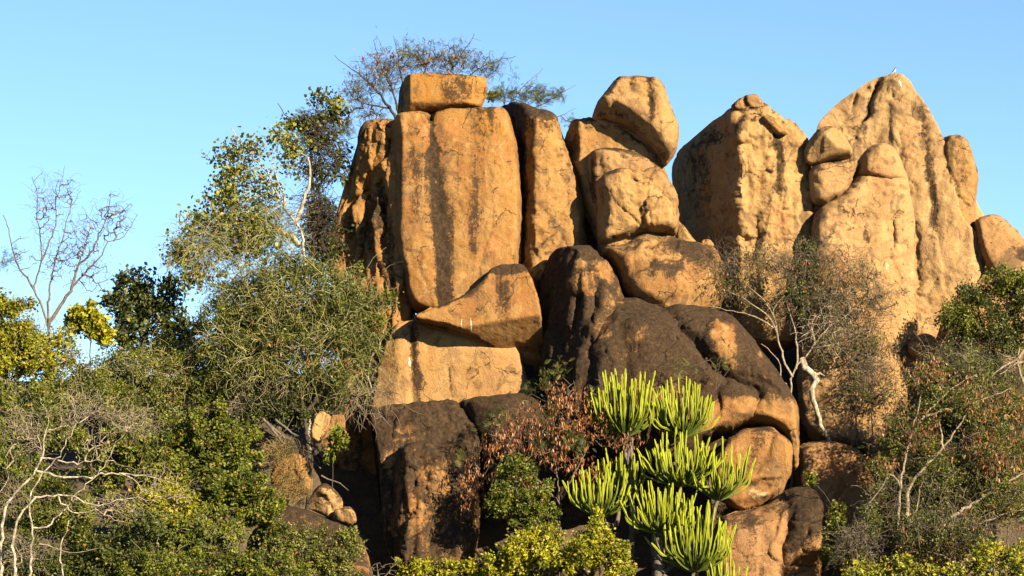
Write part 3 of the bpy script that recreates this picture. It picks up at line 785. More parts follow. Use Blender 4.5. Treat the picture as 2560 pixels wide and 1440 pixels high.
rock('ridge_boulder', 'low rounded boulder on the skyline at the right edge of the picture',
     [(2434,556),(2449,546),(2476,537),(2502,546),(2538,577),(2564,612),(2620,680),(2600,760),(2500,740),(2445,640)],
     98.8, 1.2, 1.2, w=60, k=0.4, amp=0.09, fine=0.035, step=4.4, flake=0.03,
     stain_shade=[('b',2550,640,30,20,0.5),('b',2450,590,20,14,0.3)], orgs=[(2520,600,30,30,0.3)], tone=0.3, seed=32)
rock('right_apron', 'broad weathered rock apron beneath the skyline at the right edge, behind the dark bush',
     [(2385,640),(2400,590),(2420,572),(2462,592),(2500,620),(2530,648),(2566,690),(2640,760),(2650,900),(2640,1000),(2450,1000),(2330,940),(2350,760)],
     98.3, 1.3, 1.5, w=110, k=0.4, tz=0.62, tx=-0.55, amp=0.14, fine=0.045, step=4.4, flake=0.04, plate=0.07, stain_shade=[('b',2400,700,60,50,0.2),('b',2540,690,50,30,0.2),('l',[(2430,600),(2440,620),(2470,625)],7,0.5)], tone=0.75, seed=33)
# --- lower right rocks
rock('dappled_boulder', 'low brown boulder dappled with branch shadows under the pale pod tree',
     [(1985,1180),(1992,1122),(2012,1108),(2037,1101),(2070,1103),(2104,1110),(2146,1124),(2175,1158),(2200,1250),(2180,1360),(2060,1370),(1992,1260)],
     94.4, 1.3, 1.4, w=80, k=0.45, tz=0.3, amp=0.07, fine=0.03, top=0.2, base_st=0.08, seed=34, step=4.4)
rock('rubble_boulder', 'small pale boulder above the right thicket, left of the dark bush',
     [(2268,880),(2272,853),(2290,840),(2312,834),(2334,842),(2346,856),(2350,880),(2320,895),(2285,895)], 96.0, 0.45, 0.5, w=26, k=0.5, amp=0.05, tone=0.6, seed=35, step=3.6)
rock('thicket_back_boulder', 'large shaded brown boulder behind the right thicket at the picture edge',
     [(2390,990),(2420,950),(2458,938),(2496,960),(2540,945),(2620,960),(2680,1100),(2640,1280),(2480,1300),(2390,1180)],
     94.6, 1.5, 1.5, w=100, k=0.5, tz=0.8, amp=0.16, fine=0.06, flake=0.05, base_st=0.25, seed=36, step=5.5)  # base tone darkened to stand for deep shade behind the thicket
rock('thicket_low_boulder', 'brown boulder mostly hidden by the right thicket, below the orange buttress',
     [(2180,1130),(2260,1070),(2340,1060),(2420,1120),(2460,1250),(2420,1400),(2260,1420),(2180,1300)],
     94.0, 1.3, 1.5, w=100, k=0.5, tz=0.9, amp=0.16, fine=0.06, flake=0.05, base_st=0.40, seed=37, step=5.5)  # darkened overall as well, for the shade behind the thicket
rock('bottom_dark_stone', 'dark grey stone at the bottom edge below the right thicket',
     [(2085,1480),(2090,1420),(2105,1395),(2130,1388),(2155,1400),(2170,1440),(2170,1480)], 90.0, 0.6, 0.7, w=40, k=0.5, base_st=0.8, seed=38, step=4.5)
# --- lower left rocks
rock('perched_stone', 'faceted grey stone lying on the slab left of the dark cavity',
     [(769,1258),(777,1236),(797,1213),(813,1207),(833,1219),(851,1240),(861,1266),(838,1281),(827,1296),(803,1284),(773,1274)],
     91.0, 0.55, 0.6, w=30, k=0.3, rnd=1, amp=0.04, fine=0.02, step=3,
     cuts=[(800,1245,0.45,0.7,0.2),(830,1250,0.50,-0.6,0.15)], feats=[('g',[(812,1240),(825,1265),(832,1280)],4,0.12)], base_st=0.26, tone=0.8, seed=39, cat='stone')
rock('tumbled_stone', 'smaller angular grey stone leaning below the faceted stone on the slab',
     [(832,1288),(843,1273),(862,1268),(878,1267),(888,1283),(895,1304),(877,1316),(853,1305)], 90.6, 0.4, 0.45, w=22, k=0.3, rnd=1, amp=0.03, step=3, base_st=0.26, tone=0.8, cuts=[(865,1290,0.33,0.5,0.5)], seed=40, cat='stone')
rock('upright_stone', 'upright yellowish stone poking out beneath the creeper-covered bush',
     [(775,1075),(783,1040),(795,1030),(808,1026),(818,1034),(829,1040),(823,1058),(813,1064),(806,1093),(800,1112),(779,1098)], 91.6, 0.35, 0.4, w=18, k=0.3, rnd=1, amp=0.04, step=3, tone=0.7, seed=41, cat='stone')
rock('sloping_slab_rock', 'dark sloping slab under the grey-green bush, left of the dark cavity',
     [(640,1380),(690,1275),(733,1265),(783,1279),(843,1306),(877,1322),(901,1340),(918,1380),(932,1440),(940,1520),(640,1520)],
     90.4, 1.1, 1.2, w=60, k=0.35, tz=0.5, amp=0.07, fine=0.03, step=4.4, top=0.5, base_st=0.35, seed=42)
rock('ochre_rock', 'small ochre rock face among dry grass under the creeper-covered bush',
     [(676,1200),(692,1140),(733,1124),(756,1138),(772,1153),(782,1207),(775,1235),(700,1255)], 92.4, 0.6, 0.8, w=30, k=0.3, amp=0.16, fine=0.06, plate=0.12, step=3.6, org=0.2, base_st=0.2, seed=43)
rock('cavity_back_rock', 'bluish shadowed rock wall at the back of the dark cavity',
     [(780,1120),(840,960),(860,840),(960,820),(1000,1050),(990,1400),(900,1470),(800,1420)], 97.8, 0.9, 1.2, w=80, k=0.5, base_st=0.35, seed=44, step=5.5)

# ------------------------------------------------------------------ vegetation tools
def tubes(A, B, ra, rb, k=4, tint=None):
    A = np.asarray(A, float); B = np.asarray(B, float)
    d = B - A
    L = np.maximum(np.linalg.norm(d, axis=1), 1e-6)
    d = d / L[:, None]
    ref = np.where(np.abs(d[:, 2:3]) < 0.9, np.array([[0, 0, 1.0]]), np.array([[1.0, 0, 0]]))
    u = np.cross(d, ref); u /= np.linalg.norm(u, axis=1)[:, None]
    v = np.cross(d, u)
    ang = np.arange(k) * 2 * math.pi / k
    ring = np.cos(ang)[None, :, None] * u[:, None] + np.sin(ang)[None, :, None] * v[:, None]
    ra = np.broadcast_to(ra, (len(A),)); rb = np.broadcast_to(rb, (len(A),))
    e = np.minimum(ra, L * 0.25)[:, None] * d
    V = np.concatenate([(A - e)[:, None] + ring * ra[:, None, None], (B + e)[:, None] + ring * rb[:, None, None]], 1)
    n = len(A)
    base = (np.arange(n) * 2 * k)[:, None]
    i = np.arange(k); j = (i + 1) % k
    f = np.stack([base + i, base + j, base + k + j, base + k + i], -1).reshape(-1, 4)
    t = None if tint is None else np.repeat(tint, 2 * k)
    return V.reshape(-1, 3), f, t

def spline(pts, step=0.16):
    pts = np.asarray(pts, float)
    P = np.vstack([2 * pts[0] - pts[1], pts, 2 * pts[-1] - pts[-2]])
    out = []
    for i in range(1, len(P) - 2):
        n = max(1, int(np.linalg.norm(P[i + 1] - P[i]) / step))
        t = np.linspace(0, 1, n, endpoint=False)[:, None]
        a, b, c, d = P[i - 1], P[i], P[i + 1], P[i + 2]
        out.append(0.5 * ((2 * b) + (-a + c) * t + (2 * a - 5 * b + 4 * c - d) * t ** 2 + (-a + 3 * b - 3 * c + d) * t ** 3))
    out.append(P[-2][None])
    return np.vstack(out)

def sample_blobs(blobs, Y, n, rs, shell=0.30):
    w = np.array([b[2] * b[3] for b in blobs], float); w /= w.sum()
    which = rs.choice(len(blobs), n, p=w)
    d = rs.normal(size=(n, 3)); d /= np.linalg.norm(d, axis=1)[:, None]
    r = rs.uniform(size=n) ** shell
    B = np.array([[b[0], b[1], b[2], b[3], (b[4] if len(b) > 4 else 0.85 * max(0.3, min(b[2], b[3]) * MPP)), (b[5] if len(b) > 5 else 0.0)] for b in blobs])[which]
    ph = which * 7.31
    rag = 0.82 + 0.55 * noise3(np.stack([d[:, 0] * 2.2 + ph, d[:, 1] * 2.2, d[:, 2] * 2.2], 1), 77) + 0.35 * noise3(np.stack([d[:, 0] * 5 + ph, d[:, 1] * 5, d[:, 2] * 5], 1), 78)
    r = r * np.clip(rag, 0.35, 1.45)
    px = B[:, 0] + d[:, 0] * r * B[:, 2]
    py = B[:, 1] + d[:, 2] * r * B[:, 3]
    yy = Y + B[:, 5] + d[:, 1] * r * B[:, 4]
    out = np.concatenate([at(px[i:i + 1], py[i:i + 1], yy[i]) for i in range(0)]) if False else at(px, py, yy)
    cen = at(B[:, 0], B[:, 1], Y + B[:, 5])
    return out, out - cen

LEAF_T = (np.array([[0, 0, 0], [-.30, .5, .10], [0, 1, 0], [.30, .5, .10]]), np.array([[0, 2, 1], [0, 3, 2]]))
ROUND_T = (np.array([[0, 0, 0], [-.38, .30, .08], [-.34, .70, .06], [0, 1, -.08], [.34, .70, .06], [.38, .30, .08], [0, .5, 0]]),
           np.array([[6, 0, 5], [6, 5, 4], [6, 4, 3], [6, 3, 2], [6, 2, 1], [6, 1, 0]]))
POD_T = (np.array([[0, 0, 0], [-.11, .25, .03], [.11, .25, -.02], [-.13, .6, .05], [.12, .62, 0], [.02, 1, .10]]),
         np.array([[0, 2, 1], [1, 2, 4], [1, 4, 3], [3, 4, 5]]))
def feather_template(pairs=7):
    v, f = [], []
    for i in range(pairs):
        t = 0.15 + 0.85 * i / (pairs - 1)
        z = -0.35 * t * t
        ln = 0.30 * math.sin(math.pi * (0.22 + 0.68 * i / (pairs - 1)))
        for s in (-1, 1):
            b = len(v)
            v += [(0, t, z), (s * ln * .5, t + .015, z - .02), (s * ln, t + .11, z - .05), (s * ln * .5, t + .105, z - .02)]
            f += [(b, b + 1, b + 2), (b, b + 2, b + 3)]
    b = len(v)
    v += [(-.012, 0, 0), (.012, 0, 0), (0, 1, -.35)]
    f += [(b, b + 1, b + 2)]
    return np.array(v), np.array(f)
FEATHER_T = feather_template()

def scatter(tmpl, pos, axis, scale, rs):
    tv, tf = tmpl
    n = len(pos)
    y = axis / np.maximum(np.linalg.norm(axis, axis=1), 1e-6)[:, None]
    r = rs.normal(size=(n, 3)); r[:, 2] *= 0.5
    x = np.cross(y, r); x /= np.maximum(np.linalg.norm(x, axis=1), 1e-6)[:, None]
    flip = np.cross(x, y)[:, 2] < 0
    x[flip] *= -1
    z = np.cross(x, y)
    sc = np.asarray(scale)[:, None, None]
    V = pos[:, None] + sc * (tv[None, :, 0:1] * x[:, None] + tv[None, :, 1:2] * y[:, None] + tv[None, :, 2:3] * z[:, None])
    F_ = (np.arange(n) * len(tv))[:, None, None] + tf[None]
    return V.reshape(-1, 3), F_.reshape(-1, tf.shape[1]), len(tv)

def grow(nodes, path, attr, bf, rs, maxlen=0.38):
    """join every attractor to the nearest point of the growing tree; returns nodes, parents"""
    n0 = len(nodes)
    pts = [p for p in nodes]; par = [-1] * n0; pl = list(path)
    left = np.ones(len(attr), bool)
    nd = np.asarray(nodes); pa = np.asarray(path)
    D = np.full(len(attr), 1e9); W = np.zeros(len(attr), int)
    for i0 in range(0, n0):
        c = np.linalg.norm(attr - nd[i0], axis=1) + bf * pa[i0]
        m = c < D; D[m] = c[m]; W[m] = i0
    tips = np.zeros(len(attr), int)
    for _ in range(len(attr)):
        i = int(np.argmin(np.where(left, D, 1e9)))
        left[i] = False
        k = W[i]
        a, b = pts[k], attr[i]
        L = np.linalg.norm(b - a)
        m = max(1, int(math.ceil(L / maxlen)))
        prev = k
        side = rs.normal(size=3) * L * 0.09
        for q in range(1, m + 1):
            t = q / m
            p = a + (b - a) * t + (side * math.sin(math.pi * t) if q < m else 0)
            if q < m:
                p = p + np.array([0, 0, 0.10 * L * math.sin(math.pi * t)])
            pts.append(p); par.append(prev); pl.append(pl[prev] + L / m)
            prev = len(pts) - 1
            c = np.linalg.norm(attr - p, axis=1) + bf * pl[prev]
            mm = left & (c < D)
            D[mm] = c[mm]; W[mm] = prev
        tips[i] = prev
    return np.array(pts), np.array(par), tips

def plant(name, label, Y, limbs, blobs, n, seed, cat='tree', group=None, rtip=0.006, bark='bark_grey', twig=None, leaf=(), pods=None, vines=(), bf=0.25, ground=True,
          shell=0.30, rpow=0.42, rcap=0.05, kink=0.016, names=('trunk', 'branches')):
    rs = np.random.RandomState(seed)
    groups = []
    nodes, path = [], []
    base = None
    for (pp, r0, r1) in limbs:
        p3 = np.array([at(p[0], p[1], Y + (p[2] if len(p) > 2 else 0)) for p in pp])
        if base is None:
            if ground:
                g = p3[0].copy(); g[2] = min(terrain_z(g[0], g[1]), p3[0][2] - 0.05) - 0.1
                p3 = np.vstack([g[None], p3]) if p3[0][2] - g[2] > 0.25 else p3
            base = p3[0].copy()
        sp = spline(p3)
        jit = rs.normal(size=sp.shape) * kink; jit[0] = 0
        sp = sp + jit
        t = np.linspace(0, 1, len(sp))
        rad = r0 + (r1 - r0) * t ** 0.8
        item = (sp[:-1], sp[1:], rad[:-1], rad[1:])
        for gr in groups:
            if min(np.linalg.norm(np.vstack([it[0], it[1][-1:]]) - sp[0], axis=1).min() for it in gr) < 0.16:
                gr.append(item)
                break
        else:
            groups.append([item])
        nodes.append(sp); path.append(np.linalg.norm(sp - base, axis=1))
    nodes = np.vstack(nodes); path = np.concatenate(path)
    root = bpy.data.objects.new(name, None)
    COL.objects.link(root)
    root.location = base
    root.empty_display_size = 0.2
    tag(root, label, cat, group)
    for gr in groups:
        V, f, _ = tubes(np.vstack([g_[0] for g_ in gr]), np.vstack([g_[1] for g_ in gr]), np.concatenate([g_[2] for g_ in gr]), np.concatenate([g_[3] for g_ in gr]), 7)
        link(names[0], make_mesh(names[0], V - base, f, M[bark]), root)
    tips = None
    if n:
        A, off = sample_blobs(blobs, Y, n, rs, shell)
        pts, par, tips = grow(nodes, path, A, bf, rs)
        n0 = len(nodes)
        cnt = np.zeros(len(pts))
        cnt[tips] += 1
        for i in range(len(pts) - 1, n0 - 1, -1):
            if par[i] >= 0:
                cnt[par[i]] += cnt[i]
        rad = np.minimum(rtip * np.maximum(cnt, 1) ** rpow, rcap)
        ch = np.arange(n0, len(pts))
        pr = par[ch]
        ra = np.where(pr < n0, rad[ch], rad[pr])
        V, f, _ = tubes(pts[pr], pts[ch], np.minimum(ra, rad[ch] * 1.5), rad[ch], 4)
        link(names[1], make_mesh(names[1], V - base, f, M[twig or bark]), root)['kind'] = 'stuff'
        tipP, tipO = pts[tips], off
        tipD = pts[tips] - pts[par[tips]]
        tipD /= np.maximum(np.linalg.norm(tipD, axis=1), 1e-6)[:, None]
    for li, lf in enumerate(leaf):
        kind, nl, size, spread, mat = lf[:5]
        if kind == 'leaf':
            nl, size = int(nl * 0.76), size * 1.12
        zone = lf[5] if len(lf) > 5 else None
        if zone is not None:
            cp, _ = sample_blobs(zone, Y, max(12, nl // 14), rs, shell)
            cd = rs.normal(size=cp.shape)
        else:
            cp, cd = tipP, tipD
        w = rs.gamma(0.5, size=len(cp)); w /= w.sum()
        ci = rs.choice(len(cp), nl, p=w)
        ct = rs.uniform(0, 1, len(cp))
        pos = cp[ci] + rs.normal(size=(nl, 3)) * spread
        ax = cd[ci] * 0.7 + rs.normal(size=(nl, 3)) * 0.75 + np.array([0, 0, -0.15])
        tm = {'leaf': LEAF_T, 'round': ROUND_T, 'feather': FEATHER_T}[kind]
        sc = size * rs.uniform(0.45, 1.45, nl)
        V, f, nv = scatter(tm, pos, ax, sc, rs)
        tint = np.clip(0.55 * ct[ci] + 0.45 * rs.uniform(0, 1, nl), 0, 1) * 0.88
        tint[rs.uniform(size=nl) < 0.05] = 1.0
        nm = 'crown' if li == 0 else 'leaf_sprays'
        o = link(nm, make_mesh(nm, V - base, f, M[mat], False, attrs={'tint': np.repeat(tint, nv)}), root)
        o['kind'] = 'stuff'
    if pods:
        nl, size, mat = pods[:3]
        zone = pods[3] if len(pods) > 3 else None
        if zone is not None:
            cp, _ = sample_blobs(zone, Y, max(6, nl // 4), rs, 0.4)
        else:
            cp = tipP[rs.choice(len(tipP), max(6, nl // 4))]
        ci = rs.randint(0, len(cp), nl)
        pos = cp[ci] + rs.normal(size=(nl, 3)) * np.array([0.07, 0.07, 0.05])
        ax = rs.normal(size=(nl, 3)) * 0.25 + np.array([0, 0, -1.0])
        V, f, nv = scatter(POD_T, pos, ax, size * rs.uniform(0.6, 1.25, nl), rs)
        tint = rs.uniform(0, 0.95, nl)
        o = link('seed_pods', make_mesh('seed_pods', V - base, f, M[mat], False, attrs={'tint': np.repeat(tint, nv)}), root)
        o['kind'] = 'stuff'
    for vi, (zone, nv_, length, rad_, mat, up) in enumerate(vines):
        P0, off = sample_blobs(zone, Y, nv_, rs, 0.45)
        d = off / np.maximum(np.linalg.norm(off, axis=1), 1e-6)[:, None] * 0.5 + rs.normal(size=off.shape) * 0.6 + np.array([0, 0, up])
        d /= np.linalg.norm(d, axis=1)[:, None]
        ns = 5
        L = length * rs.uniform(0.5, 1.4, nv_)
        curl = rs.normal(size=(nv_, 3)) * 0.22
        sA, sB, rr_ = [], [], []
        p = P0
        for k in range(ns):
            q = p + d * (L / ns)[:, None]
            sA.append(p); sB.append(q)
            rr_.append(np.full(nv_, rad_ * (1 - 0.5 * k / ns)))
            d = d + curl * 1.4 + rs.normal(size=d.shape) * 0.16 + np.array([0, 0, -0.28])
            d /= np.linalg.norm(d, axis=1)[:, None]
            p = q
        tint = np.tile(np.clip(rs.uniform(0, 1.04, nv_), 0, 1), ns)
        V, f, tt = tubes(np.vstack(sA), np.vstack(sB), np.concatenate(rr_), np.concatenate(rr_) * 0.9, 3, tint)
        nm = 'creeper_stems' if mat == 'vine' else 'dry_stems'
        o = link(nm, make_mesh(nm, V - base, f, M[mat], True, attrs={'tint': tt}), root)
        o['kind'] = 'stuff'
    return root

def stem(px, py, top=None):
    """short stem limb from under the bush up into it"""
    t = top or (px, py - 60)
    return [([(px, py + 40), (px + 3, py), t], 0.05, 0.015)]

# ------------------------------------------------------------------ trees and shrubs, left side
plant('bare_tree', 'leafless pale-twigged tree against the sky at the far left', 99.0,
      [([(121,860),(121,814),(104,765),(87,727),(94,692),(104,651),(101,595),(92,536),(94,484),(80,442)], 0.075, 0.010),
       ([(87,727),(73,703),(52,675),(31,623),(21,574),(10,540)], 0.043, 0.014),
       ([(104,651),(125,602),(142,554),(139,512),(153,456),(161,415)], 0.035, 0.007),
       ([(121,814),(149,765),(181,717),(194,668),(226,633),(253,574),(274,519),(278,477)], 0.075, 0.008),
       ([(181,717),(222,672),(257,637),(271,606),(312,588),(344,536)], 0.041, 0.007),
       ([(121,800),(121,758),(132,675),(153,606),(174,529),(201,474)], 0.046, 0.007),
       ([(194,668),(210,620),(226,560),(205,515)], 0.023, 0.007)],
      [(110,520,45,105),(160,490,45,75),(275,545,70,75),(205,600,70,90),(230,690,60,60),(150,650,80,90),(50,640,40,70),(310,540,32,50)], 900, 101, bark='bark_grey', twig='bark_grey', rtip=0.0068, bf=0.12, shell=0.5,
      leaf=[('feather', 78, 0.192, 0.12, 'leaf_dark', [(20,650,30,50)])], pods=(12, 0.2, 'pod'), vines=[([(110,520,45,100),(160,490,40,70),(275,545,60,70),(205,600,70,85),(150,650,80,90),(240,680,50,50)], 450, 0.6, 0.005, 'bark_grey', 0.9)])
plant('dark_tree', 'dense dark green tree on the skyline beside the bare tree', 97.0,
      [([(365,920),(362,850),(375,790),(385,720)], 0.10, 0.03), ([(362,850),(320,780),(295,720)], 0.06, 0.02), ([(370,820),(425,760),(440,700)], 0.05, 0.02)],
      [(300,745,50,75),(375,775,65,100),(430,760,48,95),(340,700,60,40),(330,850,90,60),(440,850,60,60)], 420, 102, bark='bark_dark', rtip=0.007,
      leaf=[('leaf', 10312, 0.132, 0.11, 'leaf_dark')], shell=0.42)
plant('golden_bush', 'small yellow-green bush on the skyline between bare tree and dark tree', 95.5,
      stem(225, 850), [(225,800,48,48),(190,790,25,30),(250,830,40,30)], 110, 103, cat='bush', bark='bark_grey', leaf=[('leaf', 6500, 0.139, 0.070, 'leaf_yellow')])
plant('pale_limbed_tree', 'tree with bare pale limbs and sparse bright leaves leaning left', 96.0,
      [([(772,800),(761,649),(754,579),(738,555),(712,520),(692,482),(667,430),(626,388),(594,347),(580,319)], 0.12, 0.015),
       ([(738,555),(754,527),(764,485),(775,437),(768,395),(737,374),(705,347),(681,315)], 0.075, 0.012),
       ([(745,612),(738,600),(698,579),(643,583),(608,610),(567,645),(469,673),(438,641)], 0.10, 0.02),
       ([(720,590),(688,565),(650,537),(594,513),(553,492)], 0.06, 0.015),
       ([(680,455),(650,454),(608,458),(549,437)], 0.04, 0.012),
       ([(712,520),(705,480),(690,440),(680,400)], 0.05, 0.012)],
      [(620,370,75,44),(575,385,40,29),(590,440,52,46),(555,500,63,57),(500,560,69,52),(455,620,55,52),(600,560,103,69),(660,480,63,80),(690,335,29,32),(725,385,40,52),(480,690,48,46),(640,610,126,46)],
      420, 104, bark='bark_white', twig='bark_pale', rtip=0.0075, leaf=[('round', 3600, 0.115, 0.20, 'leaf_green'), ('round', 2600, 0.115, 0.20, 'leaf_grey'), ('round', 450, 0.115, 0.20, 'leaf_yellow')],
      vines=[([(600,570,138,69),(540,600,115,69),(680,560,80,80),(500,640,92,57)], 1500, 0.9, 0.009, 'vine', 0.0)], shell=0.4)
plant('vine_hung_tree', 'dark tree with vine-wrapped trunk against the left side of the cliff', 97.2,
      [([(796,760),(796,642),(799,527),(799,468),(816,437),(837,402),(855,378)], 0.16, 0.02),
       ([(790,640),(782,475),(778,423),(775,361),(761,329),(733,305),(705,277),(695,260)], 0.11, 0.012),
       ([(775,361),(799,326),(830,295),(841,232)], 0.05, 0.012), ([(799,468),(770,450),(745,430)], 0.04, 0.015),
       ([(816,437),(850,440),(875,420)], 0.04, 0.012), ([(799,326),(790,280),(800,225)], 0.03, 0.01)],
      [(755,315,60,45),(840,270,42,48),(800,350,60,50),(852,400,33,60),(800,245,40,30),(795,300,70,40)], 420, 105, bark='bark_dark', rtip=0.0085, bf=0.1,
      leaf=[('round', 1700, 0.115, 0.10, 'leaf_dark'), ('round', 380, 0.12, 0.10, 'leaf_yellow', [(840,250,35,40),(730,310,40,35),(720,370,30,40)]),
            ('feather', 286, 0.180, 0.12, 'leaf_feather', [(800,290,80,60)]), ('round', 2600, 0.10, 0.14, 'leaf_dark', [(795,560,45,120),(830,620,45,80),(800,430,60,50)])], pods=(30, 0.16, 'pod'),
      vines=[([(795,560,40,110)], 620, 0.9, 0.014, 'bark_dark', -0.4), ([(800,370,75,90)], 420, 0.8, 0.012, 'bark_dark', 0.2)], shell=0.5)
plant('red_podded_tree', 'wispy tree hung with red-brown pods behind the orange block', 100.6,
      [([(1010,420),(1005,330),(960,250),(915,200),(870,165),(836,140)], 0.10, 0.008), ([(1005,330),(985,240),(950,160),(935,100)], 0.06, 0.008), ([(1005,330),(1010,230),(995,150),(985,90)], 0.06, 0.008),
       ([(1010,300),(1050,220),(1070,150),(1080,100)], 0.06, 0.008), ([(1020,310),(1090,230),(1140,160),(1185,85)], 0.06, 0.008), ([(1030,310),(1130,230),(1200,170),(1290,140)], 0.06, 0.008),
       ([(970,270),(920,260),(880,240),(860,200)], 0.04, 0.008), ([(1100,270),(1180,230),(1240,170),(1262,130)], 0.04, 0.007)],
      [(955,185,95,80),(1040,140,85,55),(1130,145,95,58),(1225,165,65,45),(895,235,50,60),(925,290,55,30),(870,310,30,40)], 1250, 106, bark='bark_dark', twig='bark_twig', rtip=0.0056, bf=0.1, ground=False, shell=0.6,
      leaf=[('feather', 1500, 0.17, 0.14, 'leaf_feather')], pods=(420, 0.15, 'pod', [(950,170,85,62),(1050,150,80,45),(1120,160,70,45),(980,130,40,30),(1100,150,40,30)]),
      vines=[([(950,200,80,70),(1050,160,80,45),(1140,165,80,42),(895,240,45,50),(925,285,50,30),(1215,180,45,35)], 800, 0.6, 0.005, 'bark_twig', 0.9)])
plant('feathery_shrub', 'wispy feather-leaved shrub rising behind the leaning slab', 99.8,
      [([(1255,320),(1262,280),(1300,225),(1358,172)], 0.03, 0.006), ([(1262,300),(1300,285),(1365,255),(1438,214)], 0.03, 0.006), ([(1260,290),(1260,230),(1250,200)], 0.025, 0.006), ([(1365,300),(1400,290),(1440,270)], 0.02, 0.005)],
      [(1290,235,60,38),(1340,240,45,38),(1395,240,30,16),(1250,240,25,30),(1420,300,24,18)], 150, 107, cat='shrub', bark='bark_twig', rtip=0.005, ground=False, shell=0.55,
      leaf=[('feather', 900, 0.180, 0.10, 'leaf_feather'), ('leaf', 300, 0.093, 0.06, 'leaf_yellow', [(1232,240,18,16)])])
plant('creeper_bush', 'huge rounded bush smothered in stringy green creeper left of the cliff', 93.2,
      [([(770,1130),(760,1040),(740,930),(700,800)], 0.10, 0.03), ([(760,1040),(820,950),(860,820)], 0.08, 0.02), ([(765,1050),(700,980),(600,880)], 0.06, 0.02), ([(790,1060),(860,1010),(930,980),(1000,985)], 0.05, 0.01)],
      [(650,720,136,100,1.3),(760,745,168,116,1.5),(880,770,110,116,1.2),(700,860,200,116,1.4),(860,890,110,116,1.2),(560,800,79,116,1.0),(740,660,116,47,1.0),(930,800,74,94,.8),(600,900,116,94,1.0)], 900, 108, cat='bush', bark='bark_dark', twig='bark_pale', rtip=0.006,
      leaf=[('leaf', 32500, 0.075, 0.10, 'leaf_green'), ('feather', 1690, 0.180, 0.14, 'leaf_feather'), ('leaf', 14000, 0.085, 0.16, 'leaf_dark'), ('leaf', 9000, 0.13, 0.22, 'leaf_dark', [(650,760,110,80,.8,.6),(760,780,140,90,.8,.6),(860,800,90,90,.7,.6),(700,880,150,80,.8,.6),(580,830,60,80,.6,.5)])],  # dark leaves stand in for the bush's shaded interior
      pods=(190, 0.14, 'pod', [(800,900,158,105,1.5,-0.5),(700,850,126,63,1.4,-0.5),(880,1000,63,52)]),
      vines=[([(650,720,136,105,1.4,-0.2),(760,750,178,116,1.5,-0.2),(880,780,110,121,1.3,-0.2),(700,880,210,126,1.4,-0.2),(870,900,105,116),(560,820,84,126)], 2600, 0.75, 0.0085, 'vine', 0.3),
             ([(900,1000,84,63),(640,980,105,63),(960,980,52,42)], 260, 0.8, 0.008, 'bark_pale', 0.0)])
plant('creeper_thicket', 'lower mound of stringy pale creeper left of the huge creeper bush', 94.2,
      stem(430, 1010), [(380,930,140,65,1.2),(460,970,100,75,1.0),(300,900,80,40),(500,900,60,80)], 240, 109, cat='thicket', bark='bark_grey', twig='bark_pale', rtip=0.006,
      leaf=[('leaf', 13000, 0.065, 0.11, 'leaf_grey'), ('leaf', 6250, 0.077, 0.11, 'leaf_green')],
      vines=[([(380,930,150,70,1.2),(460,970,100,80),(500,900,60,80)], 1000, 0.7, 0.0085, 'vine', 0.4), ([(480,1020,120,40),(330,1000,120,50)], 300, 0.7, 0.009, 'bark_pale', 0.2)])
plant('yellow_hill_bush', 'yellow-green bush at the left edge below the bare tree', 95.0,
      stem(40, 950), [(20,790,75,75,1.0),(60,890,110,90,1.2),(140,880,80,60),(-20,900,80,120)], 330, 110, cat='bush', bark='bark_grey', twig='bark_pale',
      leaf=[('leaf', 22500, 0.109, 0.11, 'leaf_yellow'), ('leaf', 8750, 0.077, 0.12, 'leaf_grey')], vines=[([(100,850,110,70),(150,900,80,60)], 200, 0.7, 0.008, 'bark_pale', 0.4)])
plant('hillside_scrub', 'dull green scrub on the slope under the pale creeper mound', 92.5,
      stem(230, 1060), [(230,1000,150,70,1.2),(60,1010,120,70,1.0),(380,1030,100,50)], 300, 111, cat='scrub', bark='bark_grey', twig='bark_pale',
      leaf=[('leaf', 15000, 0.085, 0.12, 'leaf_green'), ('leaf', 7500, 0.070, 0.12, 'leaf_grey')], vines=[([(230,990,150,70),(60,1010,120,60)], 180, 0.7, 0.007, 'bark_pale', 0.5)])
GB = 'green bushes on the left slope'
plant('round_leafy_bush', 'leafy green bush with reddish tips below the pale creeper mound', 90.0,
      stem(560, 1150), [(520,1070,95,65,0.9),(575,1130,85,75,0.9),(470,1110,80,60,0.9)], 330, 112, cat='bush', group=GB, bark='bark_dark', leaf=[('leaf', 28750, 0.096, 0.072, 'leaf_green')], pods=(70, 0.06, 'pod'))
plant('round_leafy_bush', 'leafy green bush behind the white-limbed tree', 89.0,
      stem(330, 1230), [(330,1130,110,85,1.0),(400,1190,90,80,0.9),(260,1180,70,70)], 330, 113, cat='bush', group=GB, bark='bark_dark', leaf=[('leaf', 26250, 0.093, 0.072, 'leaf_green')], vines=[([(330,1150,120,90)], 90, 0.7, 0.009, 'bark_pale', 0.4)])
plant('round_leafy_bush', 'broad leafy green bush left of the grass and ochre rock', 88.6,
      stem(600, 1320), [(610,1230,95,80,1.0),(520,1240,80,80,1.0),(650,1280,60,60,0.8)], 360, 114, cat='bush', group=GB, bark='bark_dark', leaf=[('leaf', 30000, 0.093, 0.072, 'leaf_green')], pods=(50, 0.06, 'pod'))
plant('round_leafy_bush', 'leafy green bush at the bottom edge left of the grey-green bush', 86.8,
      stem(500, 1440), [(520,1350,110,75,0.9),(430,1360,80,80,0.9),(580,1410,80,50,0.8)], 330, 115, cat='bush', group=GB, bark='bark_dark', twig='bark_grey', leaf=[('leaf', 26250, 0.090, 0.072, 'leaf_green')], vines=[([(500,1370,120,70)], 130, 0.7, 0.009, 'bark_pale', 0.4)])
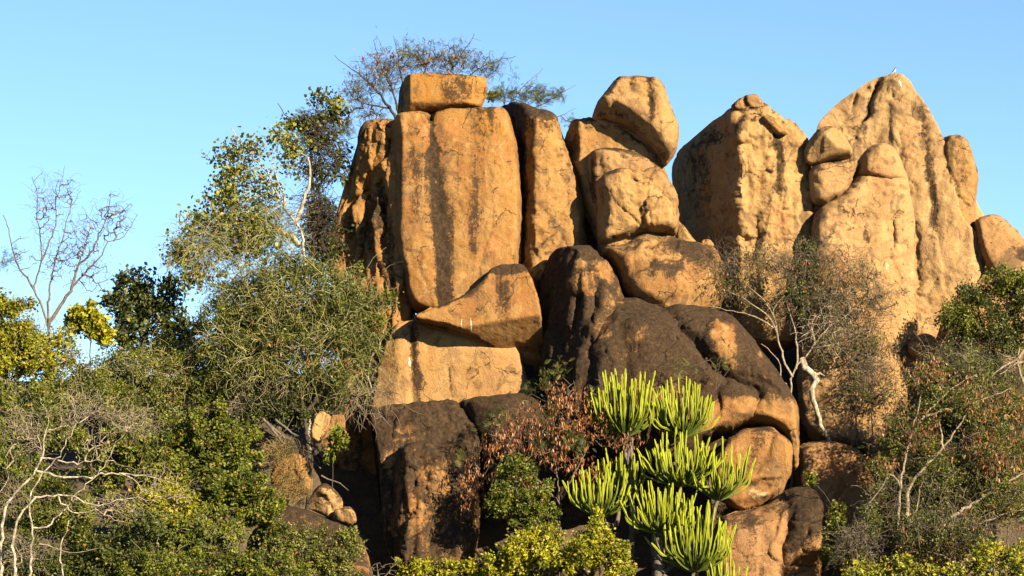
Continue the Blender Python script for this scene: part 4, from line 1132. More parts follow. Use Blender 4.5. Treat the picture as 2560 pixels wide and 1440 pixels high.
plant('round_leafy_bush', 'darker leafy bush at the bottom left behind the white trunks', 86.4,
      stem(260, 1480), [(270,1400,100,60,0.8),(350,1320,70,60,0.8),(150,1440,80,50)], 260, 116, cat='bush', group=GB, bark='bark_dark', leaf=[('leaf', 16250, 0.096, 0.1, 'leaf_dark')])
plant('grey_bush', 'fine grey-green bush over the dark sloping slab at the bottom', 88.6,
      stem(770, 1460), [(760,1380,130,65,0.8),(690,1340,60,50,0.7),(860,1370,45,55,0.5),(780,1430,130,40,0.7)], 420, 117, cat='bush', bark='bark_grey', twig='bark_grey',
      leaf=[('leaf', 26250, 0.072, 0.072, 'leaf_grey'), ('leaf', 7500, 0.077, 0.1, 'leaf_green')], vines=[([(780,1370,130,70)], 260, 0.6, 0.008, 'bark_twig', 0.5)])
plant('cavity_sapling', 'small fresh green sapling in front of the dark cavity', 91.2,
      [([(832,1165),(836,1130),(840,1070)], 0.015, 0.006)], [(845,1090,24,28),(830,1120,20,25)], 45, 118, cat='sapling', bark='bark_grey', rtip=0.004, leaf=[('leaf', 825, 0.147, 0.06, 'leaf_green')])
plant('dead_root_tangle', 'tangle of dead grey roots hanging under the creeper bush', 92.0,
      [([(660,1050),(700,1085),(740,1110),(780,1130)], 0.05, 0.02), ([(670,1060),(710,1110),(760,1135),(800,1170)], 0.05, 0.02), ([(690,1050),(740,1090),(790,1120),(820,1165)], 0.04, 0.015), ([(640,1160),(690,1105),(735,1040)], 0.02, 0.012), ([(805,1190),(850,1210),(870,1225)], 0.03, 0.01)],
      [(740,1110,70,40)], 90, 119, cat='roots', bark='bark_grey', ground=False, rtip=0.007, names=('roots', 'rootlets'), vines=[([(740,1110,70,45)], 150, 0.5, 0.009, 'bark_grey', -0.3)])

for i, (px, py, rx, ry, yy, mt, nl, lab) in enumerate([
        (90, 1060, 130, 80, 91.2, 'leaf_green', 9000, 'dull grey-green bush behind the twigs of the white-limbed tree'),
        (250, 950, 130, 60, 94.6, 'leaf_green', 8000, 'green bush on the slope crest below the golden bush'),
        (430, 880, 70, 50, 95.4, 'leaf_green', 4500, 'green bush on the slope crest below the dark tree'),
        (130, 1270, 130, 90, 87.4, 'leaf_green', 9000, 'green bush in shade behind the lowest white limbs'),
        (60, 1400, 110, 70, 86.0, 'leaf_dark', 6500, 'dark bush at the bottom left corner around the white trunks'),
        (400, 1270, 110, 80, 88.0, 'leaf_yellow', 8500, 'yellowish bush under the ends of the white limbs'),
        (690, 1010, 110, 60, 93.6, 'leaf_dark', 7000, 'shadowed bush beneath the huge creeper bush'),
        (670, 1420, 110, 50, 87.0, 'leaf_green', 6500, 'low green bush at the bottom edge left of the dark cavity'),
        (220, 1400, 120, 70, 86.6, 'leaf_green', 8000, 'green bush at the bottom edge right of the white trunks'),
        (400, 1420, 120, 60, 85.8, 'leaf_green', 8000, 'green bush at the bottom edge below the yellowish bush'),
        (20, 1180, 100, 90, 88.6, 'leaf_green', 7000, 'green bush at the left edge behind the white-limbed tree'),
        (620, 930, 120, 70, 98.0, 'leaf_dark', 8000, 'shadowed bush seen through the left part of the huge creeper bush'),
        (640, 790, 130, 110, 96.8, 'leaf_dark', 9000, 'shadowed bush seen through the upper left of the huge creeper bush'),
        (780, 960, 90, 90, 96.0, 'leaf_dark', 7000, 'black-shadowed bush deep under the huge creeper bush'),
        (540, 960, 90, 60, 94.0, 'leaf_green', 6500, 'grey-green bush joining the pale creeper mound and the huge creeper bush')]):
    plant('slope_bush', lab, yy, stem(px, py + ry * 0.7), [(px, py, rx, ry, 0.9), (px + rx * 0.5, py + ry * 0.35, rx * 0.6, ry * 0.6, 0.7), (px - rx * 0.5, py + ry * 0.3, rx * 0.6, ry * 0.7, 0.7)],
          260, 160 + i, cat='bush', group='bushes filling the left slope', bark='bark_dark', twig='bark_grey', leaf=[('leaf', int(nl * 1.6), 0.082, 0.11, mt)],
          vines=[([(px, py, rx, ry)], 45, 0.7, 0.007, 'bark_pale', 0.4)])

# white-limbed bare tree in the foreground
plant('white_limbed_tree', 'leafless tree with long whitish limbs spreading right, bottom left corner', 84.0,
      [([(4,1470),(4,1332),(12,1273),(29,1244),(58,1211),(92,1173),(104,1140),(112,1090),(125,1073),(167,1065),(217,1048),(267,1007),(300,977)], 0.079, 0.007),
       ([(92,1178),(121,1182),(162,1194),(225,1194),(250,1184),(292,1182),(358,1190),(433,1207)], 0.039, 0.009),
       ([(300,1183),(330,1200),(358,1223),(417,1244),(483,1246)], 0.021, 0.005),
       ([(104,1145),(167,1155),(208,1159),(242,1150),(283,1157),(338,1169)], 0.028, 0.005),
       ([(37,1480,-.4),(37,1440,-.4),(37,1319,-.4),(75,1257,-.4),(100,1244,-.4),(146,1238,-.4),(183,1244,-.4),(246,1261,-.4),(346,1242,-.4),(396,1257,-.4)], 0.056, 0.007),
       ([(146,1240,-.4),(183,1282,-.4),(242,1277,-.4),(283,1302,-.4),(310,1304,-.4)], 0.025, 0.007),
       ([(83,1319,-.2),(117,1315,-.2),(158,1273,-.2),(208,1219,-.2),(258,1169,-.2),(292,1107,-.2),(325,1065,-.2)], 0.028, 0.005),
       ([(73,1480,-.2),(73,1440,-.2),(83,1323,-.2),(75,1294,-.2),(75,1244,-.2),(104,1186,-.2),(158,1127,-.2),(183,1073,-.2),(225,1007,-.2)], 0.046, 0.005),
       ([(104,1123),(95,1090),(78,1070),(80,1005)], 0.014, 0.004), ([(112,1085),(122,1060),(112,1020),(95,985)], 0.014, 0.004),
       ([(158,1440,.3),(148,1380,.3),(165,1330,.3),(172,1300,.3)], 0.023, 0.014), ([(0,1230),(20,1200),(15,1170)], 0.014, 0.005),
       ([(100,1360,-.5),(180,1380,-.5),(260,1370,-.5)], 0.014, 0.005)],
      [(55,1080,75,75),(200,1020,95,60),(330,1050,85,60),(390,1200,90,60),(50,1390,80,45),(280,1270,100,40),(240,1120,80,50),(450,1240,50,40)], 900, 120, bark='bark_white', twig='bark_pale', rtip=0.0055, bf=0.18, shell=0.5, kink=0.028,
      vines=[([(60,1080,80,80),(210,1030,100,65),(330,1060,90,60),(60,1390,90,50),(280,1270,110,40),(40,1250,60,80)], 750, 0.6, 0.0055, 'bark_pale', 0.6)])

# ------------------------------------------------------------------ shrubs in the middle
plant('rusty_shrub', 'large shrub covered in hanging rust-brown pods below the wedge', 90.8,
      [([(1400,1380),(1400,1260),(1390,1120),(1420,980)], 0.05, 0.012), ([(1400,1260),(1300,1150),(1230,1080)], 0.04, 0.01), ([(1400,1250),(1470,1120),(1520,1050)], 0.04, 0.01), ([(1380,1270),(1260,1220),(1180,1180)], 0.035, 0.01)],
      [(1415,985,85,65,0.9),(1330,1060,115,75,0.9),(1450,1060,105,85,0.9),(1250,1110,85,65,0.9),(1190,1190,55,85,0.8),(1390,1130,100,60,0.9),(1560,1100,60,40,0.7),(1500,960,40,50,.6)], 700, 130, cat='shrub', bark='bark_grey', twig='bark_grey', rtip=0.005, shell=0.5,
      leaf=[('feather', 1100, 0.180, 0.12, 'leaf_feather', [(1400,930,70,30),(1340,960,60,40),(1240,1050,40,60),(1160,1140,50,60),(1420,1080,150,110)])],
      pods=(4000, 0.14, 'pod', [(1415,990,80,55,0.9,-.2),(1330,1060,110,65,0.9,-.2),(1450,1060,105,80,0.9,-.2),(1250,1110,75,55,0.9,-.2),(1185,1200,50,80,0.8,-.2),(1390,1130,100,50,0.9,-.2),(1560,1100,60,35,.6,-.2),(1280,1200,90,60,.8,-.1),(1170,1260,40,60,.5,-.2),(1480,1180,80,50,.6,0)]))
plant('bright_green_bush', 'fresh green bush in front of the rusty shrub', 89.7,
      stem(1310, 1330), [(1290,1180,70,50,0.6),(1320,1250,75,65,0.6),(1250,1250,45,55,0.5),(1340,1310,70,50)], 300, 131, cat='bush', bark='bark_dark', leaf=[('leaf', 16250, 0.084, 0.070, 'leaf_green')])
plant('golden_shrub', 'sunlit yellow-green shrub filling the bottom centre', 88.2,
      stem(1400, 1470), [(1330,1385,125,65,0.9),(1450,1375,120,65,0.9),(1545,1420,50,45,0.6),(1215,1425,80,40,0.6),(1490,1310,26,36,0.3)], 460, 132, cat='shrub', bark='bark_dark', leaf=[('leaf', 31250, 0.092, 0.070, 'leaf_yellow')])
plant('low_golden_shrub', 'small yellow-green shrub at the bottom edge beneath the blackened buttress', 88.4,
      stem(1040, 1470), [(1040,1425,60,32,0.5),(1110,1430,40,30,0.4)], 90, 133, cat='shrub', bark='bark_dark', leaf=[('leaf', 4500, 0.088, 0.070, 'leaf_yellow')])
plant('bare_twig_shrub', 'bare grey twigs poking up at the bottom edge beside the dark cavity', 87.6,
      stem(945, 1470), [(950,1420,45,35,0.4),(985,1405,20,20)], 60, 134, cat='shrub', bark='bark_grey', rtip=0.006)
plant('rock_sprig', 'thin feathery green sprigs growing on the black ridge boulder', 91.4,
      [([(1790,975),(1795,930),(1805,890)], 0.012, 0.005), ([(1790,975),(1830,910),(1850,880)], 0.012, 0.005)], [(1800,910,40,30,0.3),(1700,915,40,20,0.3)], 40, 135, cat='plant', bark='bark_twig', rtip=0.004, ground=False, leaf=[('feather', 91, 0.168, 0.06, 'leaf_feather')])

# ------------------------------------------------------------------ candelabra euphorbias
def euphorbia_material():
    m, nt, b = newmat('euphorbia_stem')
    a = N(nt, 'ShaderNodeAttribute', attribute_name='tint')
    geo = N(nt, 'ShaderNodeNewGeometry')
    n1 = tex(nt, geo.outputs['Position'], 9.0, 4, 0.6)
    c = mixc(nt, smap(nt, a.outputs['Fac'], 0.20, 1.0), (0.034, 0.052, 0.007), (0.165, 0.190, 0.008))  # deeper green low down, darkened further for shade inside the crown
    c = mixc(nt, smap(nt, a.outputs['Fac'], 0.10, 0.0), c, (0.1014, 0.0858, 0.0546))
    c = mixc(nt, mth(nt, 'MULTIPLY', smap(nt, tex(nt, geo.outputs['Position'], 30.0, 3, 0.7), 0.58, 0.68), 0.4), c, (0.05, 0.042, 0.015))
    c = mixc(nt, mth(nt, 'MULTIPLY', smap(nt, n1, 0.55, 0.7), 0.4), c, (0.0936, 0.0936, 0.0234))
    nt.links.new(c, b.inputs['Base Color'])
    b.inputs['Roughness'].default_value = 0.6
    b.inputs['Specular IOR Level'].default_value = 0.15
    return m
M['euphorbia'] = euphorbia_material()

def arm_mesh(P, r, rs, base):
    """P: smooth centre line; five-ribbed stem pinched at its yearly joints"""
    n = len(P)
    T = np.gradient(P, axis=0); T /= np.linalg.norm(T, axis=1)[:, None]
    ref = np.array([0.3, 1.0, 0.1])
    u = np.cross(T, ref); u /= np.linalg.norm(u, axis=1)[:, None]
    v = np.cross(T, u)
    L = np.concatenate([[0], np.cumsum(np.linalg.norm(np.diff(P, axis=0), axis=1))])
    seg = rs.uniform(0.26, 0.38); ph = rs.uniform(0, 1)
    pinch = np.abs(np.sin(math.pi * (L / seg + ph))) ** 0.45
    rad = r * (0.62 + 0.38 * pinch)
    rad *= np.clip((L[-1] - L) / (0.9 * r) + 0.35, 0, 1) ** 0.5
    rad *= np.clip(L / 0.3 + 0.55, 0, 1)
    k = 10
    ang = np.arange(k) * 2 * math.pi / k + rs.uniform(0, 1)
    star = np.where(np.arange(k) % 2 == 0, 1.12, 0.66)
    ring = (np.cos(ang) * star)[None, :, None] * u[:, None] + (np.sin(ang) * star)[None, :, None] * v[:, None]
    V = P[:, None] + ring * rad[:, None, None]
    V = np.vstack([V.reshape(-1, 3), (P[-1] + T[-1] * r * 0.25)[None]])
    i = np.arange(n - 1)[:, None] * k; a = np.arange(k)[None]; bb = (a + 1) % k
    q = np.stack([i + a, i + bb, i + k + bb, i + k + a], -1).reshape(-1, 4)
    t = np.stack([(n - 1) * k + np.arange(k), (n - 1) * k + (np.arange(k) + 1) % k, np.full(k, n * k)], 1)
    tint = np.clip(L / L[-1], 0, 1) * 0.8 + 0.2 * pinch * np.clip(L / L[-1] * 2, 0, 1) + rs.uniform(-0.08, 0.08)
    tint = np.concatenate([np.repeat(tint, k), [1.0]])
    return make_mesh('arm', V - base, [q, t], M['euphorbia'], False, attrs={'tint': np.clip(tint, 0, 1)})

def euphorbia(label, Y, trunk, r0, crowns, seed, group='candelabra euphorbias'):
    rs = np.random.RandomState(seed)
    tp = np.array([at(p[0], p[1], Y + (p[2] if len(p) > 2 else 0)) for p in trunk])
    g = tp[0].copy(); g[2] = terrain_z(g[0], g[1]) - 0.1
    tp = np.vstack([g[None], tp]) if tp[0][2] > g[2] + 0.2 else tp
    base = tp[0].copy()
    root = bpy.data.objects.new('euphorbia_tree', None); COL.objects.link(root); root.location = base
    tag(root, label, 'euphorbia', group)
    sp = spline(tp, 0.1)
    sp = sp + rs.normal(size=sp.shape) * 0.012
    rad = np.linspace(r0, r0 * 0.75, len(sp)) * (1 + 0.08 * rs.normal(size=len(sp)))
    V, f, _ = tubes(sp[:-1], sp[1:], rad[:-1], rad[1:], 9)
    link('trunk', make_mesh('trunk', V - base, f, M['bark_grey']), root)
    for (cx, cy, Rp, Hp, n, dy, fx, fy) in crowns:
        b = at(cx, cy, Y + dy)
        st = at(fx, fy, Y + dy * 0.5)
        mid = at(0.25 * fx + 0.75 * cx, max(cy + 70, 0.5 * (cy + fy)), Y + dy)
        lp = spline(np.array([st, mid, b]), 0.1)
        V, f, _ = tubes(lp[:-1], lp[1:], np.linspace(0.085, 0.06, len(lp) - 1), np.linspace(0.085, 0.06, len(lp) - 1), 7)
        limb = link('limb', make_mesh('limb', V - base, f, M['bark_grey']), root)
        Rm, Hm = Rp * MPP * 1.08, Hp * MPP * 1.04
        n = int(n * 1.8)
        for i in range(n):
            a = 2.39996 * i + rs.uniform(-0.3, 0.3)
            d = Rm * math.sqrt((i + 0.6) / n) * rs.uniform(0.88, 1.08)
            dirv = np.array([math.cos(a), 0.8 * math.sin(a), 0])
            h = Hm * (1.0 - 0.38 * (d / Rm) ** 2) * (rs.uniform(0.72, 1.08) if rs.uniform() < 0.8 else rs.uniform(0.4, 0.7))
            lift = rs.uniform(0.0, 0.12) * Hm
            P0 = b + dirv * d * 0.10 + np.array([0, 0, -0.05])
            P1 = b + dirv * d * 0.58 + np.array([0, 0, 0.06 * Hm + lift])
            P2 = b + dirv * d * 0.94 + np.array([0, 0, 0.36 * h + lift * .5])
            P3 = b + dirv * d * rs.uniform(1.02, 1.25) + np.array([0, 0, h]) + rs.normal(size=3) * 0.06
            C = spline(np.array([P0, P1, P2, (P2 + P3) / 2 + rs.normal(size=3) * 0.015, P3]), 0.10)
            link('arm', arm_mesh(C, rs.uniform(0.025, 0.034), rs, base), limb)
    return root

euphorbia('candelabra euphorbia with two high crowns on a slender pale trunk', 90.7,
          [(1580,1400),(1580,1250),(1578,1170),(1577,1095)], 0.10,
          [(1562,1088,80,168,44,0.0,1577,1110),(1706,1090,76,142,36,0.15,1590,1330)], 201)
euphorbia('largest candelabra euphorbia, with many bright crowns and a thick shaggy trunk', 89.5,
          [(1645,1480),(1645,1430),(1642,1340)], 0.24,
          [(1702,1212,88,128,42,0.5,1650,1400),(1795,1246,84,140,26,0.3,1660,1430),(1655,1336,82,128,42,-0.1,1644,1350),(1735,1425,90,172,46,-0.3,1660,1440),(1800,1475,60,100,14,0.0,1670,1460)], 202)
euphorbia('small shaded candelabra euphorbia left of the thick trunk', 90.3,
          [(1520,1400),(1515,1340),(1510,1300)], 0.09,
          [(1500,1292,78,132,28,0.0,1510,1310),(1550,1240,60,115,18,0.5,1512,1310)], 203)

# ------------------------------------------------------------------ trees and shrubs, right side
plant('pale_pod_tree', 'sparse pale-branched pod tree growing from the gap before the orange buttress', 94.6,
      [([(1977,1010),(1977,979),(1977,948),(1987,927),(2006,899),(2030,869),(2061,829),(2110,792),(2152,762),(2201,740),(2250,725)], 0.079, 0.010),
       ([(1980,940),(1969,924),(1957,890),(1941,829),(1932,786),(1911,752),(1871,716),(1847,694),(1834,661)], 0.043, 0.008),
       ([(1941,829),(1926,798),(1899,774),(1853,743),(1810,725),(1786,713)], 0.032, 0.008),
       ([(1935,820),(1896,795),(1871,786),(1816,774),(1761,762)], 0.029, 0.008),
       ([(1990,920),(1993,896),(1992,850),(1981,804),(1966,756),(1947,725),(1946,682)], 0.043, 0.008),
       ([(1932,786),(1944,759),(1969,728),(1987,710)], 0.022, 0.008),
       ([(2030,869),(2036,859),(2030,804),(2060,770),(2091,731),(2094,701),(2091,670)], 0.036, 0.008),
       ([(2030,869),(2091,859),(2146,850),(2189,841)], 0.029, 0.008), ([(2060,862),(2110,872),(2152,884),(2195,900)], 0.022, 0.008),
       ([(1965,960),(1955,950),(1945,900),(1905,860)], 0.029, 0.010)],
      [(1800,690,85,67),(1880,655,98,55),(1960,665,85,67),(2050,655,85,67),(2140,680,85,67),(2190,755,79,67),(2100,755,98,67),(1990,755,85,73),(2120,865,98,61),(1850,730,85,49),(2040,720,73,61)], 1200, 140, bark='bark_pale', twig='bark_grey', rtip=0.005, bf=0.12, shell=0.5,
      leaf=[('feather', 800, 0.17, 0.12, 'leaf_feather'), ('leaf', 1500, 0.075, 0.12, 'leaf_green')], pods=(1400, 0.12, 'pod'),
      vines=[([(2060,830,85,73),(2080,780,73,73)], 200, 0.5, 0.008, 'bark_white', 0.2), ([(1800,690,85,67),(1880,655,98,55),(1960,665,85,67),(2050,655,85,67),(2140,680,85,67),(2190,755,79,67),(2100,755,98,67),(1990,755,85,73)], 1900, 0.6, 0.0058, 'bark_grey', 0.6)])
plant('bleached_root', 'bleached white bent root hanging to the dappled boulder', 94.7,
      [([(2005,900),(2013,920),(2032,935),(2041,950),(2030,969),(2031,988),(2042,1027),(2054,1061),(2072,1103)], 0.13, 0.05), ([(2036,940),(2050,935),(2060,938)], 0.06, 0.02)],
      [(2060,1050,20,40)], 6, 141, cat='root', bark='bark_white', ground=False, names=('root', 'rootlets'))
plant('crevice_plant', 'dark leafy plant growing up the black crevice left of the orange buttress', 94.8,
      [([(2012,760),(2010,680),(2012,590)], 0.03, 0.01)], [(2012,620,24,40,0.3),(2010,700,24,60,0.3),(1995,760,30,50,.4)], 110, 142, cat='plant', bark='bark_dark', ground=False, leaf=[('leaf', 3000, 0.095, 0.072, 'leaf_dark')])
plant('dark_round_bush', 'dense dark green bush at the right edge below the skyline boulder', 94.8,
      [([(2480,960),(2475,880),(2450,800),(2440,740)], 0.07, 0.02), ([(2475,880),(2520,800),(2540,730)], 0.06, 0.02), ([(2480,880),(2420,830),(2380,800)], 0.04, 0.015)],
      [(2440,750,65,60,0.9),(2520,735,70,65,0.9),(2395,800,60,42,0.7),(2500,840,85,70,0.8),(2580,780,50,80,0.8),(2400,870,60,50,.6)], 520, 143, cat='bush', bark='bark_dark', leaf=[('leaf', 22500, 0.084, 0.10, 'leaf_dark'), ('leaf', 5625, 0.081, 0.10, 'leaf_green', [(2395,790,60,40,.7,-.3),(2520,700,70,40,.7,-.3)])], pods=(90, 0.09, 'pod', [(2330,850,50,40),(2480,860,60,30)]))
plant('thicket_tree', 'many-stemmed grey tree forming the tangled thicket at lower right', 89.6,
      [([(2251,1420),(2251,1382),(2246,1304),(2251,1217),(2262,1150),(2276,1100),(2310,1042),(2378,973),(2451,930)], 0.08, 0.012),
       ([(2280,1420),(2280,1392),(2271,1300),(2271,1226),(2310,1170),(2358,1119),(2412,1042),(2426,998)], 0.09, 0.015),
       ([(2290,1430),(2290,1392),(2363,1304),(2431,1260),(2490,1221),(2560,1183),(2600,1160)], 0.09, 0.02),
       ([(2170,1430),(2164,1348),(2164,1275),(2207,1212),(2222,1168)], 0.03, 0.01),
       ([(2256,1420),(2256,1367),(2290,1275),(2299,1226),(2320,1150)], 0.04, 0.01),
       ([(2310,1042),(2392,1017),(2475,993),(2530,970)], 0.04, 0.01), ([(2276,1100),(2290,1040),(2300,990),(2285,950)], 0.035, 0.01),
       ([(2358,1119),(2355,1090),(2350,1050)], 0.04, 0.015), ([(2300,1400),(2400,1330),(2500,1290),(2570,1270)], 0.05, 0.015), ([(2251,1217),(2235,1190),(2210,1180)], 0.05, 0.012)],
      [(2330,955,85,65),(2290,1075,105,95),(2430,1000,110,80),(2480,1110,95,85),(2360,1190,110,80),(2200,1180,55,65),(2500,1240,80,65),(2330,1310,140,60),(2180,1290,50,50),(2440,910,60,40)], 1100, 144, bark='bark_pale', twig='bark_grey', rtip=0.0052, bf=0.12, shell=0.5, cat='thicket',
      leaf=[('feather', 1170, 0.168, 0.12, 'leaf_feather'), ('leaf', 10625, 0.068, 0.12, 'leaf_green')], pods=(2400, 0.13, 'pod', [(2320,930,80,60),(2290,1070,105,80),(2430,1000,110,70),(2480,1110,95,70),(2500,1160,80,60),(2210,1150,60,40)]),
      vines=[([(2300,1250,120,100),(2400,1330,140,60),(2300,1330,120,60)], 260, 0.9, 0.0075, 'bark_grey', 0.8)])
plant('dead_grey_branches', 'weathered grey dead branches lying at the right edge above the thicket', 91.0,
      [([(2580,850),(2545,895),(2510,915),(2480,940)], 0.07, 0.02), ([(2580,900),(2540,910),(2500,935)], 0.05, 0.015), ([(2560,960),(2545,910),(2550,870)], 0.05, 0.02)], [(2530,910,40,40)], 40, 145, cat='branches', bark='bark_pale', ground=False, names=('limbs', 'twigs'))
plant('corner_shrub', 'bright green shrub along the bottom right edge', 87.2,
      stem(2320, 1480), [(2240,1425,85,30,0.6),(2320,1430,60,22,0.5),(2450,1395,40,55,0.5),(2530,1410,60,60,0.6),(2160,1440,50,20,0.3),(2390,1430,50,20,.4)], 150, 146, cat='shrub', bark='bark_dark', leaf=[('leaf', 4062, 0.101, 0.13, 'leaf_yellow'), ('leaf', 2812, 0.095, 0.10, 'leaf_green')])
plant('boulder_foot_bush', 'narrow green bush beside the black-stained boulder', 90.6,
      stem(2090, 1400), [(2085,1320,26,55,0.3),(2095,1270,22,20,0.3),(2075,1385,28,25,0.3),(2020,1200,14,12,.2)], 100, 147, cat='bush', bark='bark_dark', leaf=[('leaf', 4500, 0.081, 0.070, 'leaf_green')])
plant('grey_twig_scrub', 'leafless grey twiggy scrub under the thicket', 89.0,
      stem(2140, 1420), [(2140,1340,60,45,0.5),(2190,1370,50,40,0.4)], 160, 148, cat='scrub', bark='bark_grey', rtip=0.005, vines=[([(2150,1350,60,45)], 140, 0.6, 0.008, 'bark_grey', 0.2)])
plant('dry_grass_tuft', 'straw-coloured dry grass around the ochre rock', 91.9,
      [([(720,1270),(722,1250)], 0.02, 0.01)], [(720,1200,50,60,.5)], 8, 149, cat='grass', bark='bark_twig', vines=[([(700,1130,60,35,.4),(730,1200,50,60,.4),(720,1250,60,20,.4)], 1500, 0.40, 0.006, 'grass', 0.5)], names=('crown', 'stalks'))

for i, (px, py, rx, ry, yy, mt, nl, lab) in enumerate([
        (2380, 930, 90, 60, 91.6, 'leaf_dark', 5000, 'dark olive scrub just below the dense dark bush'),
        (2480, 1010, 110, 80, 91.0, 'leaf_green', 7000, 'olive scrub at the right edge in the upper thicket'),
        (2250, 1120, 80, 70, 91.2, 'leaf_green', 4500, 'olive scrub against the foot of the orange buttress'),
        (2400, 1170, 110, 80, 90.6, 'leaf_dark', 7500, 'dark scrub in the middle of the right thicket'),
        (2520, 1240, 90, 90, 90.0, 'leaf_green', 6500, 'olive scrub at the right edge in the lower thicket'),
        (2230, 1270, 80, 80, 90.4, 'leaf_dark', 6000, 'dark scrub right of the dappled boulder'),
        (2370, 1340, 130, 60, 88.8, 'leaf_dark', 8000, 'dark scrub just above the bright corner shrub'),
        (2140, 1390, 50, 40, 89.6, 'leaf_dark', 2500, 'small dark scrub right of the black-stained boulder'),
        (2330, 1050, 100, 90, 92.6, 'leaf_dark', 9000, 'shadowed scrub added behind the upper stems of the thicket'),  # shadowed entries: dark leaves added so the gaps read as deep shade
        (2470, 930, 90, 50, 93.4, 'leaf_dark', 5000, 'shadowed scrub added between the dense bush and the thicket'),
        (2490, 1120, 100, 90, 92.0, 'leaf_dark', 9000, 'shadowed scrub added behind the right half of the thicket'),
        (2320, 1220, 110, 90, 91.6, 'leaf_dark', 9000, 'shadowed scrub added behind the trunks of the thicket'),
        (2140, 860, 110, 80, 94.9, 'leaf_feather', 1500, 'twiggy brown scrub spreading right from the pale pod tree'),
        (2180, 960, 80, 70, 94.6, 'leaf_feather', 1200, 'twiggy scrub low against the orange buttress')]):
    plant('thicket_scrub', lab, yy, stem(px, py + ry * 0.7), [(px, py, rx, ry, 0.8), (px + rx * 0.5, py + ry * 0.35, rx * 0.6, ry * 0.6, 0.6), (px - rx * 0.5, py + ry * 0.3, rx * 0.6, ry * 0.7, 0.6)],
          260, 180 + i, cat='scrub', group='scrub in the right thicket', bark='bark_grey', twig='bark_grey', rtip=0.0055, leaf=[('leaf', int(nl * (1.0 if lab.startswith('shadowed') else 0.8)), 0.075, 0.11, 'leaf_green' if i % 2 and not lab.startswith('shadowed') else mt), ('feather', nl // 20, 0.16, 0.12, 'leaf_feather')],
          pods=((2 if lab.startswith('shadowed') else nl // 9), 0.12, 'pod'), vines=[([(px, py, rx, ry)], 260, 0.8, 0.007, 'bark_twig', 0.6), ([(px, py, rx, ry)], 70, 0.9, 0.007, 'bark_pale', 0.8)])

# ------------------------------------------------------------------ white mineral streaks on the rock faces
def pale_mat():
    m, nt, b = newmat('white_deposit')
    geo = N(nt, 'ShaderNodeNewGeometry')
    c = mixc(nt, smap(nt, tex(nt, geo.outputs['Position'], 20.0, 4, 0.7), 0.42, 0.6), (0.2940, 0.2660, 0.2310), (0.1960, 0.1680, 0.1330))
    nt.links.new(c, b.inputs['Base Color']); b.inputs['Roughness'].default_value = 0.9
    return m
M['deposit'] = pale_mat()
def streak(key, pts, wpx, seed):
    rs = np.random.RandomState(seed)
    o, bvh = ROCKS[key]
    pts = np.array(pts, float)
    t = np.linspace(0, 1, 9)
    px = np.interp(t, np.linspace(0, 1, len(pts)), pts[:, 0]); py = np.interp(t, np.linspace(0, 1, len(pts)), pts[:, 1])
    V = []
    for i in range(9):
        hw = wpx * 0.5 * (0.2 + 0.8 * math.sin(math.pi * (0.05 + 0.85 * t[i]))) * rs.uniform(0.45, 1.4)
        for s in (-1, 0, 1):
            q = at(px[i] + s * hw, py[i], 90.0)
            org_ = Vector((0, 0, CAMZ)); d = (Vector(q) - org_).normalized()
            hit = bvh.ray_cast(org_, d)
            p = hit[0] if hit[0] else Vector(q)
            V.append(np.array(p) - np.array(d) * (0.016 if s == 0 else 0.004))
    V = np.array(V)
    f = [(3 * i + j, 3 * i + j + 1, 3 * i + j + 4, 3 * i + j + 3) for i in range(8) for j in (0, 1)]
    ob = link('white_streak', make_mesh('white_streak', V - np.array(o.location), np.array(f), M['deposit']), o)
    return ob
streak('wedge', [(1154,798),(1153,812),(1156,834)], 4.2, 1)
streak('wedge', [(1176,795),(1178,812),(1177,837)], 4.8, 2)
streak('lower', [(1023,893),(1025,918)], 6, 3)
streak('peak', [(2248,200),(2254,218)], 5, 4)

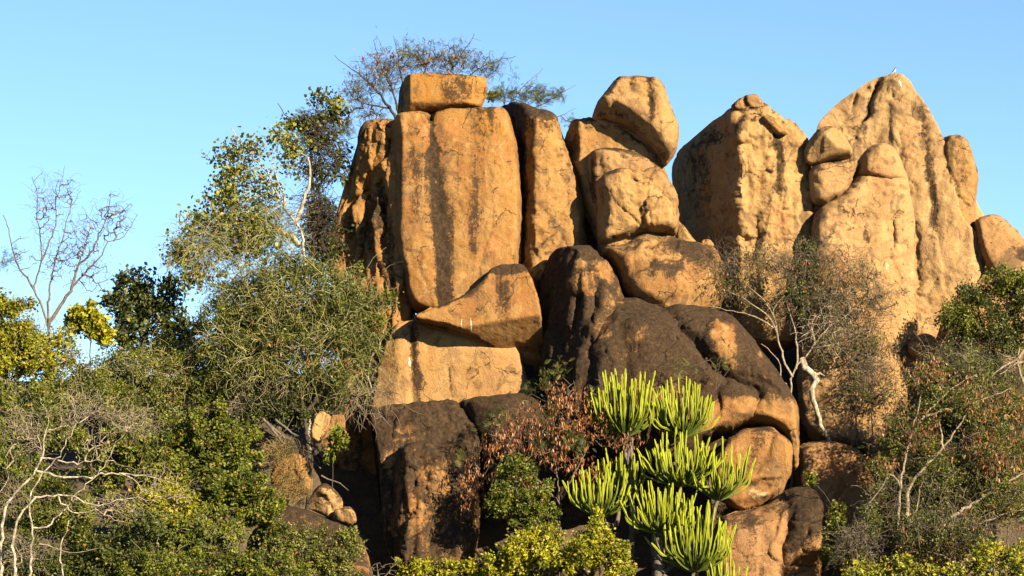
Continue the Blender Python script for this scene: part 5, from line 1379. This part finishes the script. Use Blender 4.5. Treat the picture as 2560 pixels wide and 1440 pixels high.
# ------------------------------------------------------------------ the bird on the summit
def bird():
    m, nt, b = newmat('bird_plumage')
    a = N(nt, 'ShaderNodeAttribute', attribute_name='tint')
    c = mixc(nt, smap(nt, a.outputs['Fac'], 0.35, 0.65), (0.035, 0.036, 0.045), (0.30, 0.26, 0.25))
    nt.links.new(c, b.inputs['Base Color']); b.inputs['Roughness'].default_value = 0.8
    o, bvh = ROCKS['peak']
    top = None
    for yy in np.linspace(94, 101, 60):
        q = at(2237, 300, yy)
        h = bvh.ray_cast(Vector((q[0], yy, 40)), Vector((0, 0, -1)))
        if h[0] and (top is None or h[0].z > top.z):
            top = h[0]
    S = 0.24
    ctr = np.array([(-0.62, 0, -0.02), (-0.30, 0, 0.18), (-0.12, 0, 0.34), (0.06, 0, 0.50), (0.14, 0, 0.66), (0.17, 0, 0.78), (0.20, 0, 0.86), (0.25, 0, 0.93), (0.33, 0, 0.92), (0.42, 0, 0.89)])
    rad = np.array([0.03, 0.07, 0.17, 0.20, 0.17, 0.12, 0.115, 0.10, 0.035, 0.006])
    k = 12; V = []; T = []
    tg = np.gradient(ctr, axis=0); tg /= np.linalg.norm(tg, axis=1)[:, None]
    for p, r, t in zip(ctr, rad, tg):
        u = np.array([0, 1.0, 0]); v = np.cross(t, u)
        for j in range(k):
            an = 2 * math.pi * j / k
            off = math.cos(an) * u * (0.85 if r > 0.1 else 1.3) + math.sin(an) * v
            V.append(p + r * off)
            T.append(np.clip(0.5 + 0.9 * (math.sin(an) * v[0] - 0.3 * math.sin(an) * v[2]), 0, 1) if 0.05 < p[2] < 0.8 else 0.2)
    n = len(ctr)
    f = [(i * k + j, i * k + (j + 1) % k, (i + 1) * k + (j + 1) % k, (i + 1) * k + j) for i in range(n - 1) for j in range(k)]
    ob = link('perched_bird', make_mesh('perched_bird', np.array(V) * S, np.array(f), m, True, attrs={'tint': np.array(T)}), loc=Vector(top) + Vector((0, 0, -0.01)))
    tag(ob, 'small grey and white bird perched on the summit of the tallest peak', 'bird')
    for s in (-1, 1):
        Vl, fl, _ = tubes(np.array([[0.02, s * 0.07, 0.36], [0.06, s * 0.07, 0.16]]) * S, np.array([[0.06, s * 0.07, 0.16], [0.0, s * 0.07, -0.04]]) * S, 0.006, 0.005, 5)
        link('leg', make_mesh('leg', Vl, fl, M['bark_dark']), ob)
bird()
